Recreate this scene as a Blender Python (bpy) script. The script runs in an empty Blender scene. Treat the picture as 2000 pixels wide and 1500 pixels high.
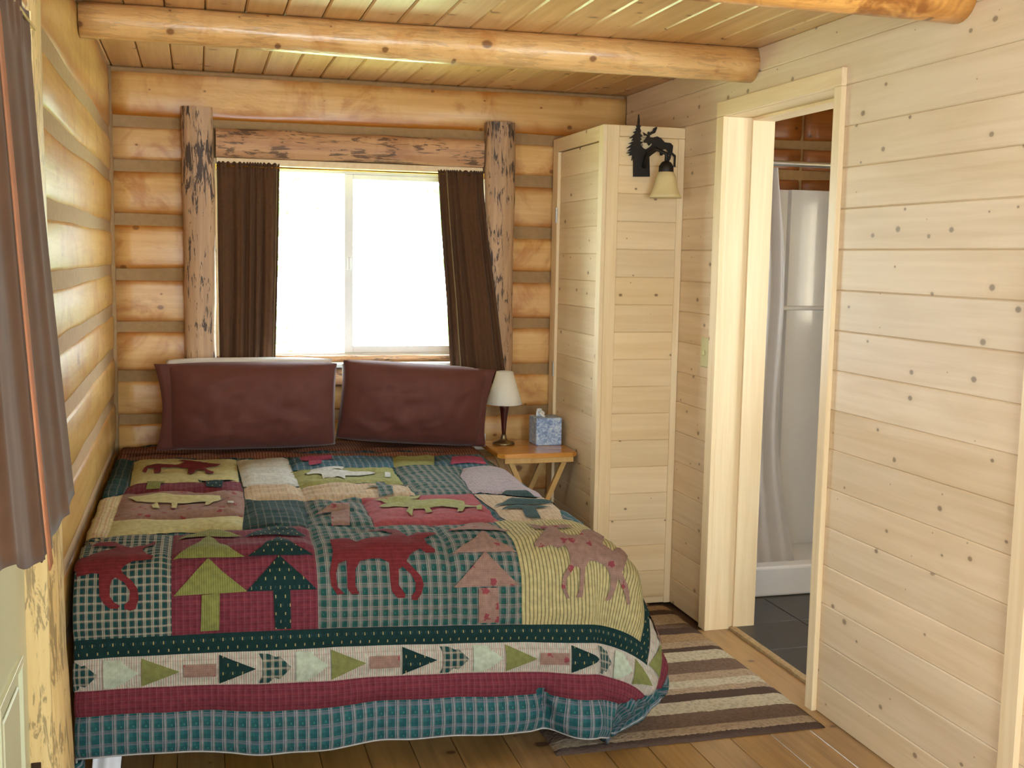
import bpy, bmesh, math, random
import numpy as np
from mathutils import Vector, Matrix, noise
from mathutils.geometry import delaunay_2d_cdt

random.seed(7)
scene = bpy.context.scene
COL = scene.collection

# ------------------------------------------------------------------ camera
YAW, PITCH, ROLL, FPX, CAMH = .27219, .11148, -.01743, 2202.3, 1.5
def cam_rows():
    cy, sy, cp, sp = math.cos(YAW), math.sin(YAW), math.cos(PITCH), math.sin(PITCH)
    f = np.array([sy*cp, cy*cp, -sp]); r = np.array([cy, -sy, 0.]); d = np.cross(f, r)
    c, s = math.cos(ROLL), math.sin(ROLL)
    return np.array([c*r + s*d, -s*r + c*d, f])
CM = cam_rows()
CC = np.array([0., 0., CAMH])
cam_d = bpy.data.cameras.new('camera'); cam = bpy.data.objects.new('camera', cam_d); COL.objects.link(cam)
cam_d.sensor_width = 36; cam_d.lens = FPX*36/2000; cam_d.clip_start = .02
mw = Matrix.Identity(4)
for i in range(3):
    mw[i][0] = CM[0][i]; mw[i][1] = -CM[1][i]; mw[i][2] = -CM[2][i]; mw[i][3] = CC[i]
cam.matrix_world = mw
scene.camera = cam
def pl(px, axis, val):
    """point where the sight line of a photo pixel meets the plane axis=val"""
    d = CM.T @ np.array([(px[0]-1000)/FPX, (px[1]-750)/FPX, 1.])
    return CC + (val-CC[axis])/d[axis]*d
def proj(P):
    v = (np.asarray(P)-CC) @ CM.T
    return 1000+FPX*v[..., 0]/v[..., 2], 750+FPX*v[..., 1]/v[..., 2]

# ------------------------------------------------------------------ world, lights, exposure
vs = scene.view_settings
vs.view_transform = 'Standard'; vs.look = 'None'; vs.gamma = 1; vs.use_curve_mapping = False
vs.exposure = 0.0
scene.cycles.use_denoising = True
scene.cycles.max_bounces = 10; scene.cycles.diffuse_bounces = 6; scene.cycles.transparent_max_bounces = 16
scene.cycles.sample_clamp_indirect = 6
w = bpy.data.worlds.new('sky'); scene.world = w; w.use_nodes = True
bg = w.node_tree.nodes['Background']; bg.inputs[0].default_value = (.80, .91, 1, 1); bg.inputs[1].default_value = 21.5

def light_area(name, loc, rot, sx, sy, power, col=(1, 1, 1), portal=False):
    l = bpy.data.lights.new(name, 'AREA'); l.shape = 'RECTANGLE'; l.size = sx; l.size_y = sy; l.energy = power; l.color = col
    if portal: l.cycles.is_portal = True
    o = bpy.data.objects.new(name, l); COL.objects.link(o); o.location = loc; o.rotation_euler = rot
    return o
sun = bpy.data.lights.new('sun', 'SUN'); sun.energy = 45; sun.angle = .01; sun.color = (1, .97, .92)
so = bpy.data.objects.new('sun', sun); COL.objects.link(so)
so.rotation_euler = Vector((-.62, -.02, -.78)).to_track_quat('-Z', 'Y').to_euler()
# daylight reaches the room through its windows: portals guide the sky light
light_area('sky_portal_front_window', (.70, -1.44, 1.35), (math.radians(90), 0, 0), 1.3, 1.5, 1, portal=True)
light_area('sky_portal_living_window', (3.15, -1.44, 1.35), (math.radians(90), 0, 0), 1.2, 1.5, 1, portal=True)
light_area('sky_portal_added_window', (-.53, -.25, 1.5), (0, math.radians(-90), 0), 1.1, 1.3, 1, portal=True)  # portal of the unseen side window added to brighten the right wall
light_area('bath_fill_light', (3.74, 3.2, 1.5), (0, math.radians(90), 0), .8, .9, 9, (.95, .97, 1))  # fill lamp added for the bathroom behind an unseen opening
light_area('sky_portal_back_window', (.68, 5.42, 1.47), (math.radians(-90), 0, 0), 1.3, .95, 1, portal=True)
light_area('sky_portal_door', (-.50, 2.24, 1.47), (0, math.radians(-90), 0), .95, .62, 1, portal=True)

# ------------------------------------------------------------------ helpers: objects
WLOC = {}
def props(o, label=None, cat=None, group=None, kind=None):
    if label: o['label'] = label
    if cat: o['category'] = cat
    if group: o['group'] = group
    if kind: o['kind'] = kind
    return o
def empty(name, loc, label=None, cat=None, group=None, kind=None, parent=None):
    o = bpy.data.objects.new(name, None); COL.objects.link(o); o.empty_display_size = .05
    o.parent = parent
    pw = WLOC[parent] if parent else Vector((0, 0, 0))
    o.location = Vector(loc) - pw; WLOC[o] = Vector(loc)
    return props(o, label, cat, group, kind)
def mesh_from(bm_or, name):
    me = bpy.data.meshes.new(name)
    if isinstance(bm_or, bmesh.types.BMesh):
        bm_or.to_mesh(me); bm_or.free()
    else:
        me.from_pydata([tuple(v) for v in bm_or[0]], [], bm_or[1])
    return me
def mk(name, geo, mat, parent=None, smooth=False, label=None, cat=None, group=None, kind=None, recalc=True, base=False):
    """link geometry given in world coordinates as one mesh object with its own origin"""
    if not isinstance(geo, bmesh.types.BMesh):
        bm = bmesh.new()
        vv = [bm.verts.new(tuple(v)) for v in geo[0]]
        for f in geo[1]:
            try: bm.faces.new([vv[i] for i in f])
            except ValueError: pass
    else: bm = geo
    if recalc: bmesh.ops.recalc_face_normals(bm, faces=bm.faces)
    cs = [v.co for v in bm.verts]
    lo = Vector([min(c[i] for c in cs) for i in range(3)]); hi = Vector([max(c[i] for c in cs) for i in range(3)])
    c = (lo+hi)/2
    if base: c.z = lo.z
    bmesh.ops.translate(bm, verts=bm.verts, vec=-c)
    if smooth:
        for f in bm.faces: f.smooth = True
    me = mesh_from(bm, name); me.materials.append(mat)
    o = bpy.data.objects.new(name, me); COL.objects.link(o)
    o.parent = parent
    o.location = c - (WLOC[parent] if parent else Vector((0, 0, 0))); WLOC[o] = c
    return props(o, label, cat, group, kind)
def autosmooth(o, ang=35):
    me = o.data
    for p in me.polygons: p.use_smooth = True
    me.set_sharp_from_angle(angle=math.radians(ang))
    return o

# ------------------------------------------------------------------ helpers: shapes (all in world coordinates)
def bm_join(*bms):
    out = bmesh.new()
    for b in bms:
        me = bpy.data.meshes.new('t'); b.to_mesh(me); b.free(); out.from_mesh(me); bpy.data.meshes.remove(me)
    return out
def box(x0, x1, y0, y1, z0, z1, bev=0, seg=1):
    bm = bmesh.new()
    bmesh.ops.create_cube(bm, size=1)
    for v in bm.verts:
        v.co = Vector(((x0+x1)/2 + v.co.x*(x1-x0), (y0+y1)/2 + v.co.y*(y1-y0), (z0+z1)/2 + v.co.z*(z1-z0)))
    if bev:
        bmesh.ops.bevel(bm, geom=list(bm.edges), offset=bev, segments=seg, affect='EDGES', profile=.5)
    return bm
def ax(axis, a, p, q):
    return (a, p, q) if axis == 'x' else (p, a, q) if axis == 'y' else (p, q, a)
def extrude(profile, axis, a0, a1, cap=True):
    n = len(profile)
    V = [ax(axis, a, p, q) for a in (a0, a1) for p, q in profile]
    F = [[i, (i+1) % n, n+(i+1) % n, n+i] for i in range(n)]
    if cap: F += [list(range(n))[::-1], list(range(n, 2*n))]
    return V, F
def loft(rings, cap=True, closed=True):
    n = len(rings[0]); V = [p for r in rings for p in r]; F = []
    for k in range(len(rings)-1):
        for i in range(n if closed else n-1):
            j = (i+1) % n
            F.append([k*n+i, k*n+j, (k+1)*n+j, (k+1)*n+i])
    if cap and closed:
        F += [list(range(n))[::-1], [(len(rings)-1)*n+i for i in range(n)]]
    return V, F
def lathe(prof, cx, cy, seg=28, cap=True):
    return loft([[(cx+r*math.cos(2*math.pi*i/seg), cy+r*math.sin(2*math.pi*i/seg), z) for i in range(seg)] for r, z in prof], cap)
def tube(pts, rad, seg=10, cap=True):
    pts = [Vector(p) for p in pts]; rings = []
    up = Vector((0, 0, 1))
    for i, p in enumerate(pts):
        d = (pts[min(i+1, len(pts)-1)]-pts[max(i-1, 0)]).normalized()
        a = d.cross(up)
        if a.length < .05: a = d.cross(Vector((1, 0, 0)))
        a.normalize(); b = d.cross(a)
        r = rad[i] if isinstance(rad, (list, tuple)) else rad
        rings.append([p + a*r*math.cos(2*math.pi*k/seg) + b*r*math.sin(2*math.pi*k/seg) for k in range(seg)])
    return loft(rings, cap)
def bar(p0, p1, wx, wy, up=(0, 0, 1)):
    """rectangular bar between two points"""
    p0, p1 = Vector(p0), Vector(p1); d = (p1-p0).normalized(); u = Vector(up)
    a = d.cross(u).normalized(); b = d.cross(a)
    c = [(-1, -1), (1, -1), (1, 1), (-1, 1)]
    return loft([[p + a*wx/2*i + b*wy/2*j for i, j in c] for p in (p0, p1)])
def geo2bm(g):
    bm = bmesh.new(); vv = [bm.verts.new(tuple(v)) for v in g[0]]
    for f in g[1]:
        try: bm.faces.new([vv[i] for i in f])
        except ValueError: pass
    return bm
def join_geo(*gs):
    V, F = [], []
    for g in gs:
        n = len(V); V += [tuple(v) for v in g[0]]; F += [[i+n for i in f] for f in g[1]]
    return V, F
def prism_xz(poly, y0, y1):
    """flat cut-out in the XZ plane with thickness along Y"""
    bm = bmesh.new()
    vs_ = [bm.verts.new((p[0], y0, p[1])) for p in poly]
    f = bm.faces.new(vs_)
    r = bmesh.ops.extrude_face_region(bm, geom=[f])
    bmesh.ops.translate(bm, verts=[e for e in r['geom'] if isinstance(e, bmesh.types.BMVert)], vec=(0, y1-y0, 0))
    bmesh.ops.triangulate(bm, faces=[f for f in bm.faces if len(f.verts) > 4])
    return bm
def log_geo(axis, a0, a1, cp, cq, hp, hq, flat=.5, side=1, n=None, amp=.004, seed=0, full=False):
    """log along an axis; cross-section centred (cp,cq) with half sizes hp (towards the room: +side) and hq (up);
    room side is hewn nearly flat with rounded shoulders"""
    n = n or max(3, int(abs(a1-a0)/.09)+2); m = 20; rings = []
    for k in range(n):
        a = a0+(a1-a0)*k/(n-1); ring = []
        for i in range(m):
            th = 2*math.pi*i/m
            c, s = math.cos(th), math.sin(th)
            e = 1.0 if full else flat
            x = math.copysign(abs(c)**e, c); z = math.copysign(abs(s)**e, s)
            nz = 1 + (noise.noise((a*2.1+seed*7.3, c*1.3+seed, s*1.3)))*amp/min(hp, hq)*2.0
            ring.append(ax(axis, a, cp+side*x*hp*nz, cq+z*hq*nz) if axis != 'z' else ax(axis, a, cp+x*hp*nz, cq+z*hq*nz))
        rings.append(ring)
    return loft(rings)
def board_prof(f0, f1, q0, q1, c=.003):
    """tongue-and-groove board: visible face at p=f1, back at p=f0, V-groove chamfers on the visible edges"""
    s = 1 if f1 > f0 else -1
    return [(f0, q0), (f1-s*c, q0), (f1, q0+c), (f1, q1-c), (f1-s*c, q1), (f0, q1)]

# ------------------------------------------------------------------ helpers: materials
def lin(r, g, b):
    f = lambda c: (c/255/12.92) if c/255 <= .04045 else ((c/255+.055)/1.055)**2.4
    return (f(r), f(g), f(b), 1)
class NT:
    def __init__(s, name):
        s.m = bpy.data.materials.new(name); s.m.use_nodes = True; s.t = s.m.node_tree
        s.b = s.t.nodes['Principled BSDF']
    def n(s, typ, ins=None, **kw):
        nd = s.t.nodes.new(typ)
        for k, v in kw.items(): setattr(nd, k, v)
        for k, v in (ins or {}).items():
            if isinstance(v, bpy.types.NodeSocket): s.t.links.new(v, nd.inputs[k])
            else: nd.inputs[k].default_value = v
        return nd
    def math(s, op, a, b=None, c=None):
        ins = {0: a}
        if b is not None: ins[1] = b
        if c is not None: ins[2] = c
        return s.n('ShaderNodeMath', ins, operation=op).outputs[0]
    def mix(s, f, a, b, bt='MIX'):
        nd = s.n('ShaderNodeMix', data_type='RGBA', blend_type=bt)
        for k, v in ((0, f), (6, a), (7, b)):
            if isinstance(v, bpy.types.NodeSocket): s.t.links.new(v, nd.inputs[k])
            else: nd.inputs[k].default_value = v
        return nd.outputs[2]
    def ramp(s, f, stops, interp='LINEAR'):
        nd = s.n('ShaderNodeValToRGB', {0: f}); r = nd.color_ramp; r.interpolation = interp
        while len(r.elements) < len(stops): r.elements.new(.5)
        for e, (p, c) in zip(r.elements, stops): e.position = p; e.color = c if len(c) == 4 else (*c, 1)
        return nd.outputs[0]
    def link(s, a, inp): s.t.links.new(a, s.b.inputs[inp])
    def bump(s, h, strength=.3, dist=.01):
        s.link(s.n('ShaderNodeBump', {'Strength': strength, 'Distance': dist, 'Height': h}).outputs[0], 'Normal')
G1 = lambda v: (v, v, v, 1)
def smoothmask(nt, v, lo, hi):
    return nt.n('ShaderNodeMapRange', {'Value': v, 'From Min': lo, 'From Max': hi, 'To Min': 0., 'To Max': 1.}, interpolation_type='SMOOTHSTEP').outputs[0]

def wood(name, light, dark, axis, plane=None, rough=.45, var=.10, knot=(7., .10, .55), knot_col=(92, 62, 38), blot=0., blot_col=(120, 70, 25), coat=0., grain=.6, check=0., spec=.4, stain=None, peel=0.):
    """pine: fine grain along axis, per-board variation, knots as round spots (2D cells in `plane` or 3D)"""
    t = NT(name); tc = t.n('ShaderNodeTexCoord'); oi = t.n('ShaderNodeObjectInfo')
    rnd = oi.outputs['Random']
    off = t.n('ShaderNodeCombineXYZ', {0: t.math('MULTIPLY', rnd, 17.3), 1: t.math('MULTIPLY', rnd, 41.7), 2: t.math('MULTIPLY', rnd, 29.1)}).outputs[0]
    v = t.n('ShaderNodeVectorMath', {0: tc.outputs['Object'], 1: off}, operation='ADD').outputs[0]
    sc = [38., 38., 38.]; sc['xyz'.index(axis)] = 1.6
    g = t.n('ShaderNodeTexNoise', {'Vector': t.n('ShaderNodeVectorMath', {0: v, 1: tuple(sc)}, operation='MULTIPLY').outputs[0], 'Scale': 1., 'Detail': 5., 'Roughness': .6, 'Distortion': .6}).outputs[0]
    sc2 = [5., 5., 5.]; sc2['xyz'.index(axis)] = .9
    g2 = t.n('ShaderNodeTexNoise', {'Vector': t.n('ShaderNodeVectorMath', {0: v, 1: tuple(sc2)}, operation='MULTIPLY').outputs[0], 'Scale': 1., 'Detail': 3., 'Distortion': 1.2}).outputs[0]
    fac = t.math('ADD', t.math('MULTIPLY', g, grain), t.math('MULTIPLY', g2, 1-grain))
    col = t.ramp(fac, [(.30, lin(*dark)), (.62, lin(*light))])
    if blot:
        b = t.n('ShaderNodeTexNoise', {'Vector': v, 'Scale': 4.5, 'Detail': 4., 'Roughness': .65, 'Distortion': .8}).outputs[0]
        col = t.mix(t.math('MULTIPLY', smoothmask(t, b, .50 if blot < .6 else .45, .70 if blot < .8 else .58), blot), col, lin(*blot_col))
    if stain:                                           # varnish gathered towards the hewn shoulders of a log
        sx = t.n('ShaderNodeSeparateXYZ', {0: tc.outputs['Object']}).outputs[stain[0]]
        b2 = t.n('ShaderNodeTexNoise', {'Vector': v, 'Scale': 9., 'Detail': 3.}).outputs[0]
        a_ = t.math('ADD', t.math('ABSOLUTE', sx), t.math('MULTIPLY', t.math('SUBTRACT', b2, .5), .05))
        col = t.mix(t.math('MULTIPLY', smoothmask(t, a_, stain[1], stain[2]), stain[3]), col, lin(*blot_col))
    # knots
    ks, kr, kn = knot
    if ks:
        if plane:
            sp = t.n('ShaderNodeSeparateXYZ', {0: v}); i, j = ['xyz'.index(c) for c in plane]
            kv = t.n('ShaderNodeCombineXYZ', {0: t.math('MULTIPLY', sp.outputs[i], .75), 1: sp.outputs[j], 2: 0.}).outputs[0]
            vo = t.n('ShaderNodeTexVoronoi', {'Vector': kv, 'Scale': ks, 'Randomness': 1.}, voronoi_dimensions='2D')
        else:
            vo = t.n('ShaderNodeTexVoronoi', {'Vector': v, 'Scale': ks, 'Randomness': 1.}, voronoi_dimensions='3D')
        cs = t.n('ShaderNodeSeparateColor', {0: vo.outputs['Color']})
        wob = t.math('MULTIPLY', t.math('SUBTRACT', g, .5), .05)
        d = t.math('ADD', vo.outputs['Distance'], wob)
        r = t.math('MULTIPLY', t.math('ADD', t.math('MULTIPLY', t.math('POWER', cs.outputs[1], 2.), 1.1), .25), kr)
        mk_ = t.math('SUBTRACT', 1., smoothmask(t, t.math('DIVIDE', d, r), .55, 1.1))
        mk_ = t.math('MULTIPLY', mk_, t.math('GREATER_THAN', cs.outputs[0], 1-kn))
        halo = t.math('MULTIPLY', t.math('SUBTRACT', 1., smoothmask(t, t.math('DIVIDE', d, r), .8, 2.6)), t.math('GREATER_THAN', cs.outputs[0], 1-kn))
        col = t.mix(t.math('MULTIPLY', halo, .35), col, lin(*dark))
        col = t.mix(t.math('MULTIPLY', mk_, .8), col, lin(*knot_col))
    if check:                                            # drying cracks and beetle streaks
        sc3 = [48., 48., 48.]; sc3['xyz'.index(axis)] = 6.5
        c3 = t.n('ShaderNodeTexNoise', {'Vector': t.n('ShaderNodeVectorMath', {0: v, 1: tuple(sc3)}, operation='MULTIPLY').outputs[0], 'Scale': 1., 'Detail': 4., 'Roughness': .7, 'Distortion': 1.5}).outputs[0]
        c4 = t.n('ShaderNodeTexNoise', {'Vector': v, 'Scale': 7., 'Detail': 2.}).outputs[0]
        m3 = smoothmask(t, t.math('ADD', c3, t.math('MULTIPLY', t.math('SUBTRACT', c4, .5), .45)), .52, .60)
        col = t.mix(t.math('MULTIPLY', m3, check), col, lin(62, 48, 42))
    hs = t.n('ShaderNodeHueSaturation', {'Saturation': t.math('ADD', 1+var*.4, t.math('MULTIPLY', rnd, -var*.8)), 'Value': t.math('ADD', 1-var/2, t.math('MULTIPLY', t.math('FRACT', t.math('MULTIPLY', rnd, 7.77)), var)), 'Color': col})
    t.link(hs.outputs[0], 'Base Color')
    t.b.inputs['Roughness'].default_value = rough; t.b.inputs['Specular IOR Level'].default_value = spec
    if coat: t.b.inputs['Coat Weight'].default_value = coat; t.b.inputs['Coat Roughness'].default_value = .18
    if peel:
        sc5 = [22., 22., 22.]; sc5['xyz'.index(axis)] = 7.
        pe = t.n('ShaderNodeTexNoise', {'Vector': t.n('ShaderNodeVectorMath', {0: v, 1: tuple(sc5)}, operation='MULTIPLY').outputs[0], 'Scale': 1., 'Detail': 4., 'Roughness': .6}).outputs[0]
        t.bump(t.math('ADD', pe, t.math('MULTIPLY', g2, .7)), peel, .012)
    else: t.bump(t.math('ADD', g, t.math('MULTIPLY', g2, .7)), .12, .004)
    return t.m
def plain(name, c, rough=.6, metal=0., spec=.5, nz=0., nscale=30., bump=0., trans=0., coat=0., sheen=0.):
    t = NT(name); col = lin(*c)
    tc = t.n('ShaderNodeTexCoord')
    n_ = t.n('ShaderNodeTexNoise', {'Vector': tc.outputs['Object'], 'Scale': nscale, 'Detail': 4.}).outputs[0]
    dk = tuple(x*(1-nz) for x in col[:3])+(1,)
    t.link(t.ramp(n_, [(.3, dk), (.7, col)]), 'Base Color')
    t.b.inputs['Roughness'].default_value = rough; t.b.inputs['Metallic'].default_value = metal; t.b.inputs['Specular IOR Level'].default_value = spec
    if coat: t.b.inputs['Coat Weight'].default_value = coat
    if sheen: t.b.inputs['Sheen Weight'].default_value = sheen; t.b.inputs['Sheen Roughness'].default_value = .4
    if bump: t.bump(n_, bump, .005)
    if trans:
        tr = t.n('ShaderNodeBsdfTranslucent', {0: tuple(min(1, x*1.6) for x in col[:3])+(1,)})
        ms = t.n('ShaderNodeMixShader', {0: trans, 1: t.b.outputs[0], 2: tr.outputs[0]})
        t.t.links.new(ms.outputs[0], t.t.nodes['Material Output'].inputs[0])
    return t.m
def glass_mat(name, tint=(.97, .99, .98)):
    t = NT(name); tr = t.n('ShaderNodeBsdfTransparent', {0: (*tint, 1)}); gl = t.n('ShaderNodeBsdfGlossy', {'Roughness': .02})
    fr = t.n('ShaderNodeLayerWeight', {0: .12})
    ms = t.n('ShaderNodeMixShader', {0: t.math('MULTIPLY', fr.outputs['Fresnel'], .7), 1: tr.outputs[0], 2: gl.outputs[0]})
    t.t.links.new(ms.outputs[0], t.t.nodes['Material Output'].inputs[0]); return t.m

M = {}
M['pine_wall'] = wood('pine_wall_board', (226, 204, 172), (206, 180, 142), 'y', 'yz', rough=.5, var=.12, knot=(10.5, .085, .5), knot_col=(128, 106, 84), grain=.5)
M['pine_closet_front'] = wood('pine_closet_board', (236, 214, 174), (220, 192, 146), 'x', 'xz', rough=.5, var=.16, knot=(10., .085, .5), knot_col=(112, 80, 55), grain=.5)
M['pine_closet_side'] = wood('pine_closet_side_board', (232, 210, 172), (214, 186, 144), 'y', 'yz', rough=.5, var=.10, knot=(10., .085, .5), knot_col=(112, 80, 55), grain=.5)
M['pine_trim'] = wood('pine_trim', (242, 222, 184), (226, 198, 152), 'z', None, rough=.45, var=.08, knot=(6., .12, .35), knot_col=(130, 90, 55), grain=.6)
M['pine_trim_y'] = wood('pine_trim_header', (238, 216, 176), (222, 192, 146), 'y', None, rough=.45, var=.06, knot=(5., .10, .3), knot_col=(130, 90, 55), grain=.6)
M['ceil'] = wood('pine_ceiling_board', (220, 182, 124), (186, 140, 82), 'y', 'xy', rough=.38, var=.16, knot=(7.5, .10, .6), knot_col=(110, 70, 34), grain=.55, coat=.25)
M['floor'] = wood('pine_floor_plank', (168, 128, 74), (112, 80, 40), 'y', 'xy', rough=.32, var=.22, knot=(5., .10, .45), knot_col=(78, 42, 20), grain=.5, coat=.3)
M['log_back'] = wood('varnished_log_back', (230, 188, 124), (208, 156, 90), 'x', 'xz', rough=.36, var=.12, knot=(6., .085, .7), knot_col=(126, 78, 38), blot=.7, blot_col=(172, 102, 38), coat=.25, peel=.2, stain=(2, .045, .098, .85))
M['log_left'] = wood('varnished_log_left', (208, 168, 92), (176, 130, 58), 'y', 'yz', rough=.36, var=.12, knot=(4., .06, .5), knot_col=(120, 86, 44), blot=.6, blot_col=(168, 104, 36), coat=.25, peel=.2, stain=(2, .05, .10, .7))
M['beam'] = wood('varnished_round_beam', (234, 192, 130), (206, 154, 92), 'x', 'xz', rough=.30, var=.05, knot=(7., .095, .8), knot_col=(110, 64, 30), blot=.5, blot_col=(176, 104, 44), coat=.45, peel=.8, check=.22)
M['beam_burnt'] = wood('blotched_round_beam', (240, 180, 96), (206, 140, 66), 'x', 'xz', rough=.30, var=.05, knot=(5., .1, .8), knot_col=(98, 52, 22), blot=.85, blot_col=(136, 72, 24), coat=.45, peel=.8)
M['post'] = wood('peeled_bark_post', (196, 160, 124), (156, 122, 92), 'z', None, rough=.55, var=.05, knot=(5., .1, .3), check=.95, grain=.7)
M['post_x'] = wood('peeled_bark_header', (206, 162, 120), (168, 120, 84), 'x', None, rough=.55, var=.05, knot=(5., .1, .3), check=.75, grain=.7, blot=.4, blot_col=(140, 84, 56))
M['post_pale'] = wood('pale_peeled_post', (228, 204, 148), (206, 176, 116), 'z', None, rough=.5, var=.04, knot=(4., .1, .3), check=.55, grain=.6)
M['bath_log'] = wood('dark_varnished_log', (168, 100, 40), (120, 66, 22), 'x', 'xz', rough=.4, var=.2, knot=(5., .08, .6), knot_col=(70, 36, 14), coat=.2)
M['chink'] = plain('chinking_mortar', (170, 137, 94), .85, nz=.18, nscale=40, bump=.3)
M['dark_wood'] = plain('shadow_gap_backing', (96, 66, 36), .9, nz=.2)
M['vinyl'] = plain('white_vinyl', (238, 240, 240), .35, nz=.03)
M['glass'] = glass_mat('window_glass')
M['curtain'] = plain('brown_curtain_cloth', (90, 62, 42), .9, nz=.15, nscale=60, trans=.05, sheen=.15, spec=.2)
M['curtain_door'] = plain('brown_velour_curtain', (104, 77, 58), .95, nz=.22, nscale=14, trans=.04, sheen=.1, spec=.1)
M['sunlit_edge'] = plain('sunlit_curtain_edge', (190, 134, 98), .8, nz=.2, nscale=30, trans=.3)  # lighter tan paints in the sun shining through the curtain edge
M['piping'] = plain('pale_piping', (150, 132, 92), .8, nz=.15)
M['brass'] = plain('brass', (190, 150, 70), .3, metal=1., nz=.05)
M['steel'] = plain('brushed_steel', (190, 190, 188), .28, metal=1., nz=.05)
M['bronze'] = plain('dark_bronze', (70, 52, 34), .45, metal=.6, nz=.2)
M['iron'] = plain('black_iron', (30, 24, 20), .5, metal=.3, nz=.2)
M['amber_glass'] = plain('amber_frosted_glass', (240, 222, 172), .35, nz=.14, nscale=14, trans=.25, coat=.3)
M['white_cloth'] = plain('white_cotton', (226, 226, 228), .9, nz=.05, nscale=25, bump=.1)
M['pillow_brown'] = plain('brown_satin_pillowcase', (90, 46, 37), .72, nz=.10, nscale=30, sheen=.18, spec=.35)
M['door_paint'] = plain('pale_green_white_paint', (206, 208, 176), .4, nz=.03)
M['lamp_shade'] = plain('ivory_lamp_shade', (250, 246, 232), .8, nz=.03, nscale=80, trans=.35)
M['cherry'] = plain('dark_cherry_wood', (66, 20, 14), .22, nz=.15, coat=.6)
M['nickel'] = plain('antique_nickel', (150, 134, 104), .28, metal=1., nz=.1)
M['tray_top'] = wood('varnished_tray_top', (214, 150, 70), (178, 112, 44), 'x', 'xy', rough=.22, var=.05, knot=(0, 0, 0), grain=.5, coat=.5)
M['tray_leg'] = wood('pale_tray_leg', (216, 176, 110), (188, 146, 84), 'z', None, rough=.4, var=.05, knot=(0, 0, 0))
M['tile'] = plain('dark_slate_tile', (52, 48, 44), .38, nz=.25, nscale=6, bump=.15)
M['grout'] = plain('grey_grout', (92, 88, 80), .9, nz=.1)
M['fibreglass'] = plain('white_fibreglass', (222, 222, 224), .18, nz=.02, coat=.5)
M['shower_cloth'] = plain('translucent_shower_curtain', (206, 202, 200), .5, nz=.08, nscale=12, trans=.4)
M['bath_paint'] = plain('bathroom_paint', (188, 184, 176), .7, nz=.04)
M['threshold'] = plain('rough_tile_edge', (176, 150, 110), .8, nz=.3, nscale=60, bump=.4)
M['ivory'] = plain('ivory_plastic', (206, 200, 150), .4, nz=.02)
M['grass'] = plain('lawn', (188, 204, 150), .95, nz=.3, nscale=6)
M['leaf'] = plain('sunlit_leaf', (140, 186, 104), .7, nz=.35, nscale=3, trans=.3)
M['bark'] = plain('grey_bark', (120, 100, 80), .9, nz=.3, nscale=15)
M['tissue'] = plain('white_tissue', (240, 240, 238), .9, nz=.03)
def tissue_box_mat():
    t = NT('blue_floral_card'); tc = t.n('ShaderNodeTexCoord')
    n1 = t.n('ShaderNodeTexNoise', {'Vector': tc.outputs['Object'], 'Scale': 38., 'Detail': 3., 'Distortion': 2.}).outputs[0]
    n2 = t.n('ShaderNodeTexVoronoi', {'Vector': tc.outputs['Object'], 'Scale': 34.}).outputs['Distance']
    c = t.ramp(n1, [(.36, lin(118, 142, 186)), (.5, lin(158, 182, 214)), (.66, lin(206, 218, 228))])
    c = t.mix(t.math('MULTIPLY', t.math('LESS_THAN', n2, .16), .6), c, lin(104, 112, 168))
    t.link(c, 'Base Color'); t.b.inputs['Roughness'].default_value = .45; return t.m
M['tissue_box'] = tissue_box_mat()

# ------------------------------------------------------------------ room dimensions
XL, XR, YB, ZC = -.375, 1.99, 5.173, 2.28       # left chinking plane, right board face, back log face, ceiling face
YF, XFAR, YBATH = -1.3, 4.3, 2.2                # wall behind the camera, far side of the living area, partition to the bathroom
XBATH = 3.6
WX0, WX1, WZ0, WZ1 = .072, 1.29, 1.03, 1.912    # bedroom window opening
DY0, DY1, DZ = 3.288, 4.082, 2.06               # bathroom doorway

# ------------------------------------------------------------------ floor
floor = mk('floor', box(XL-.1, XFAR, YF-.1, YB+.1, -.08, -.022), M['dark_wood'], kind='structure', label='varnished pine plank floor of the cabin room', cat='floor')
seams = [-.43, -.284, -.146, -.0779, .0578, .194, .335, .475, .614, .745, .905, 1.045, 1.185, 1.325, 1.465, 1.605, 1.745, 1.885, 2.095]
for i in range(len(seams)-1):
    a, b = seams[i]+.0008, seams[i+1]-.0008
    y1 = YB+.03 if b < 2.0 else YB+.03
    if b > 2.0:
        mk('plank', extrude(board_prof(-.02, 0, a, b, .0015)[0:0] or [(a, -.02), (b, -.02), (b, -.0015), (b-.0015, 0), (a+.0015, 0), (a, -.0015)], 'y', YBATH, DY1+.02), M['floor'], floor)
    else:
        cuts = [YF, random.uniform(.2, 1.8), YB+.03] if i % 2 else [YF, random.uniform(1., 2.6), YB+.03]
        for c0, c1 in zip(cuts[:-1], cuts[1:]):
            mk('plank', extrude([(a, -.02), (b, -.02), (b, -.0015), (b-.0015, 0), (a+.0015, 0), (a, -.0015)], 'y', c0+.0005, c1-.0005), M['floor'], floor)
for i in range(16):
    a = 1.885+i*.15+.0008
    if a+.15 > XFAR: break
    mk('plank', extrude([(a, -.02), (a+.148, -.02), (a+.148, -.0015), (a+.1465, 0), (a+.0015, 0), (a, -.0015)], 'y', YF, YBATH-.001 if a > 1.87 else YBATH), M['floor'], floor)

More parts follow.
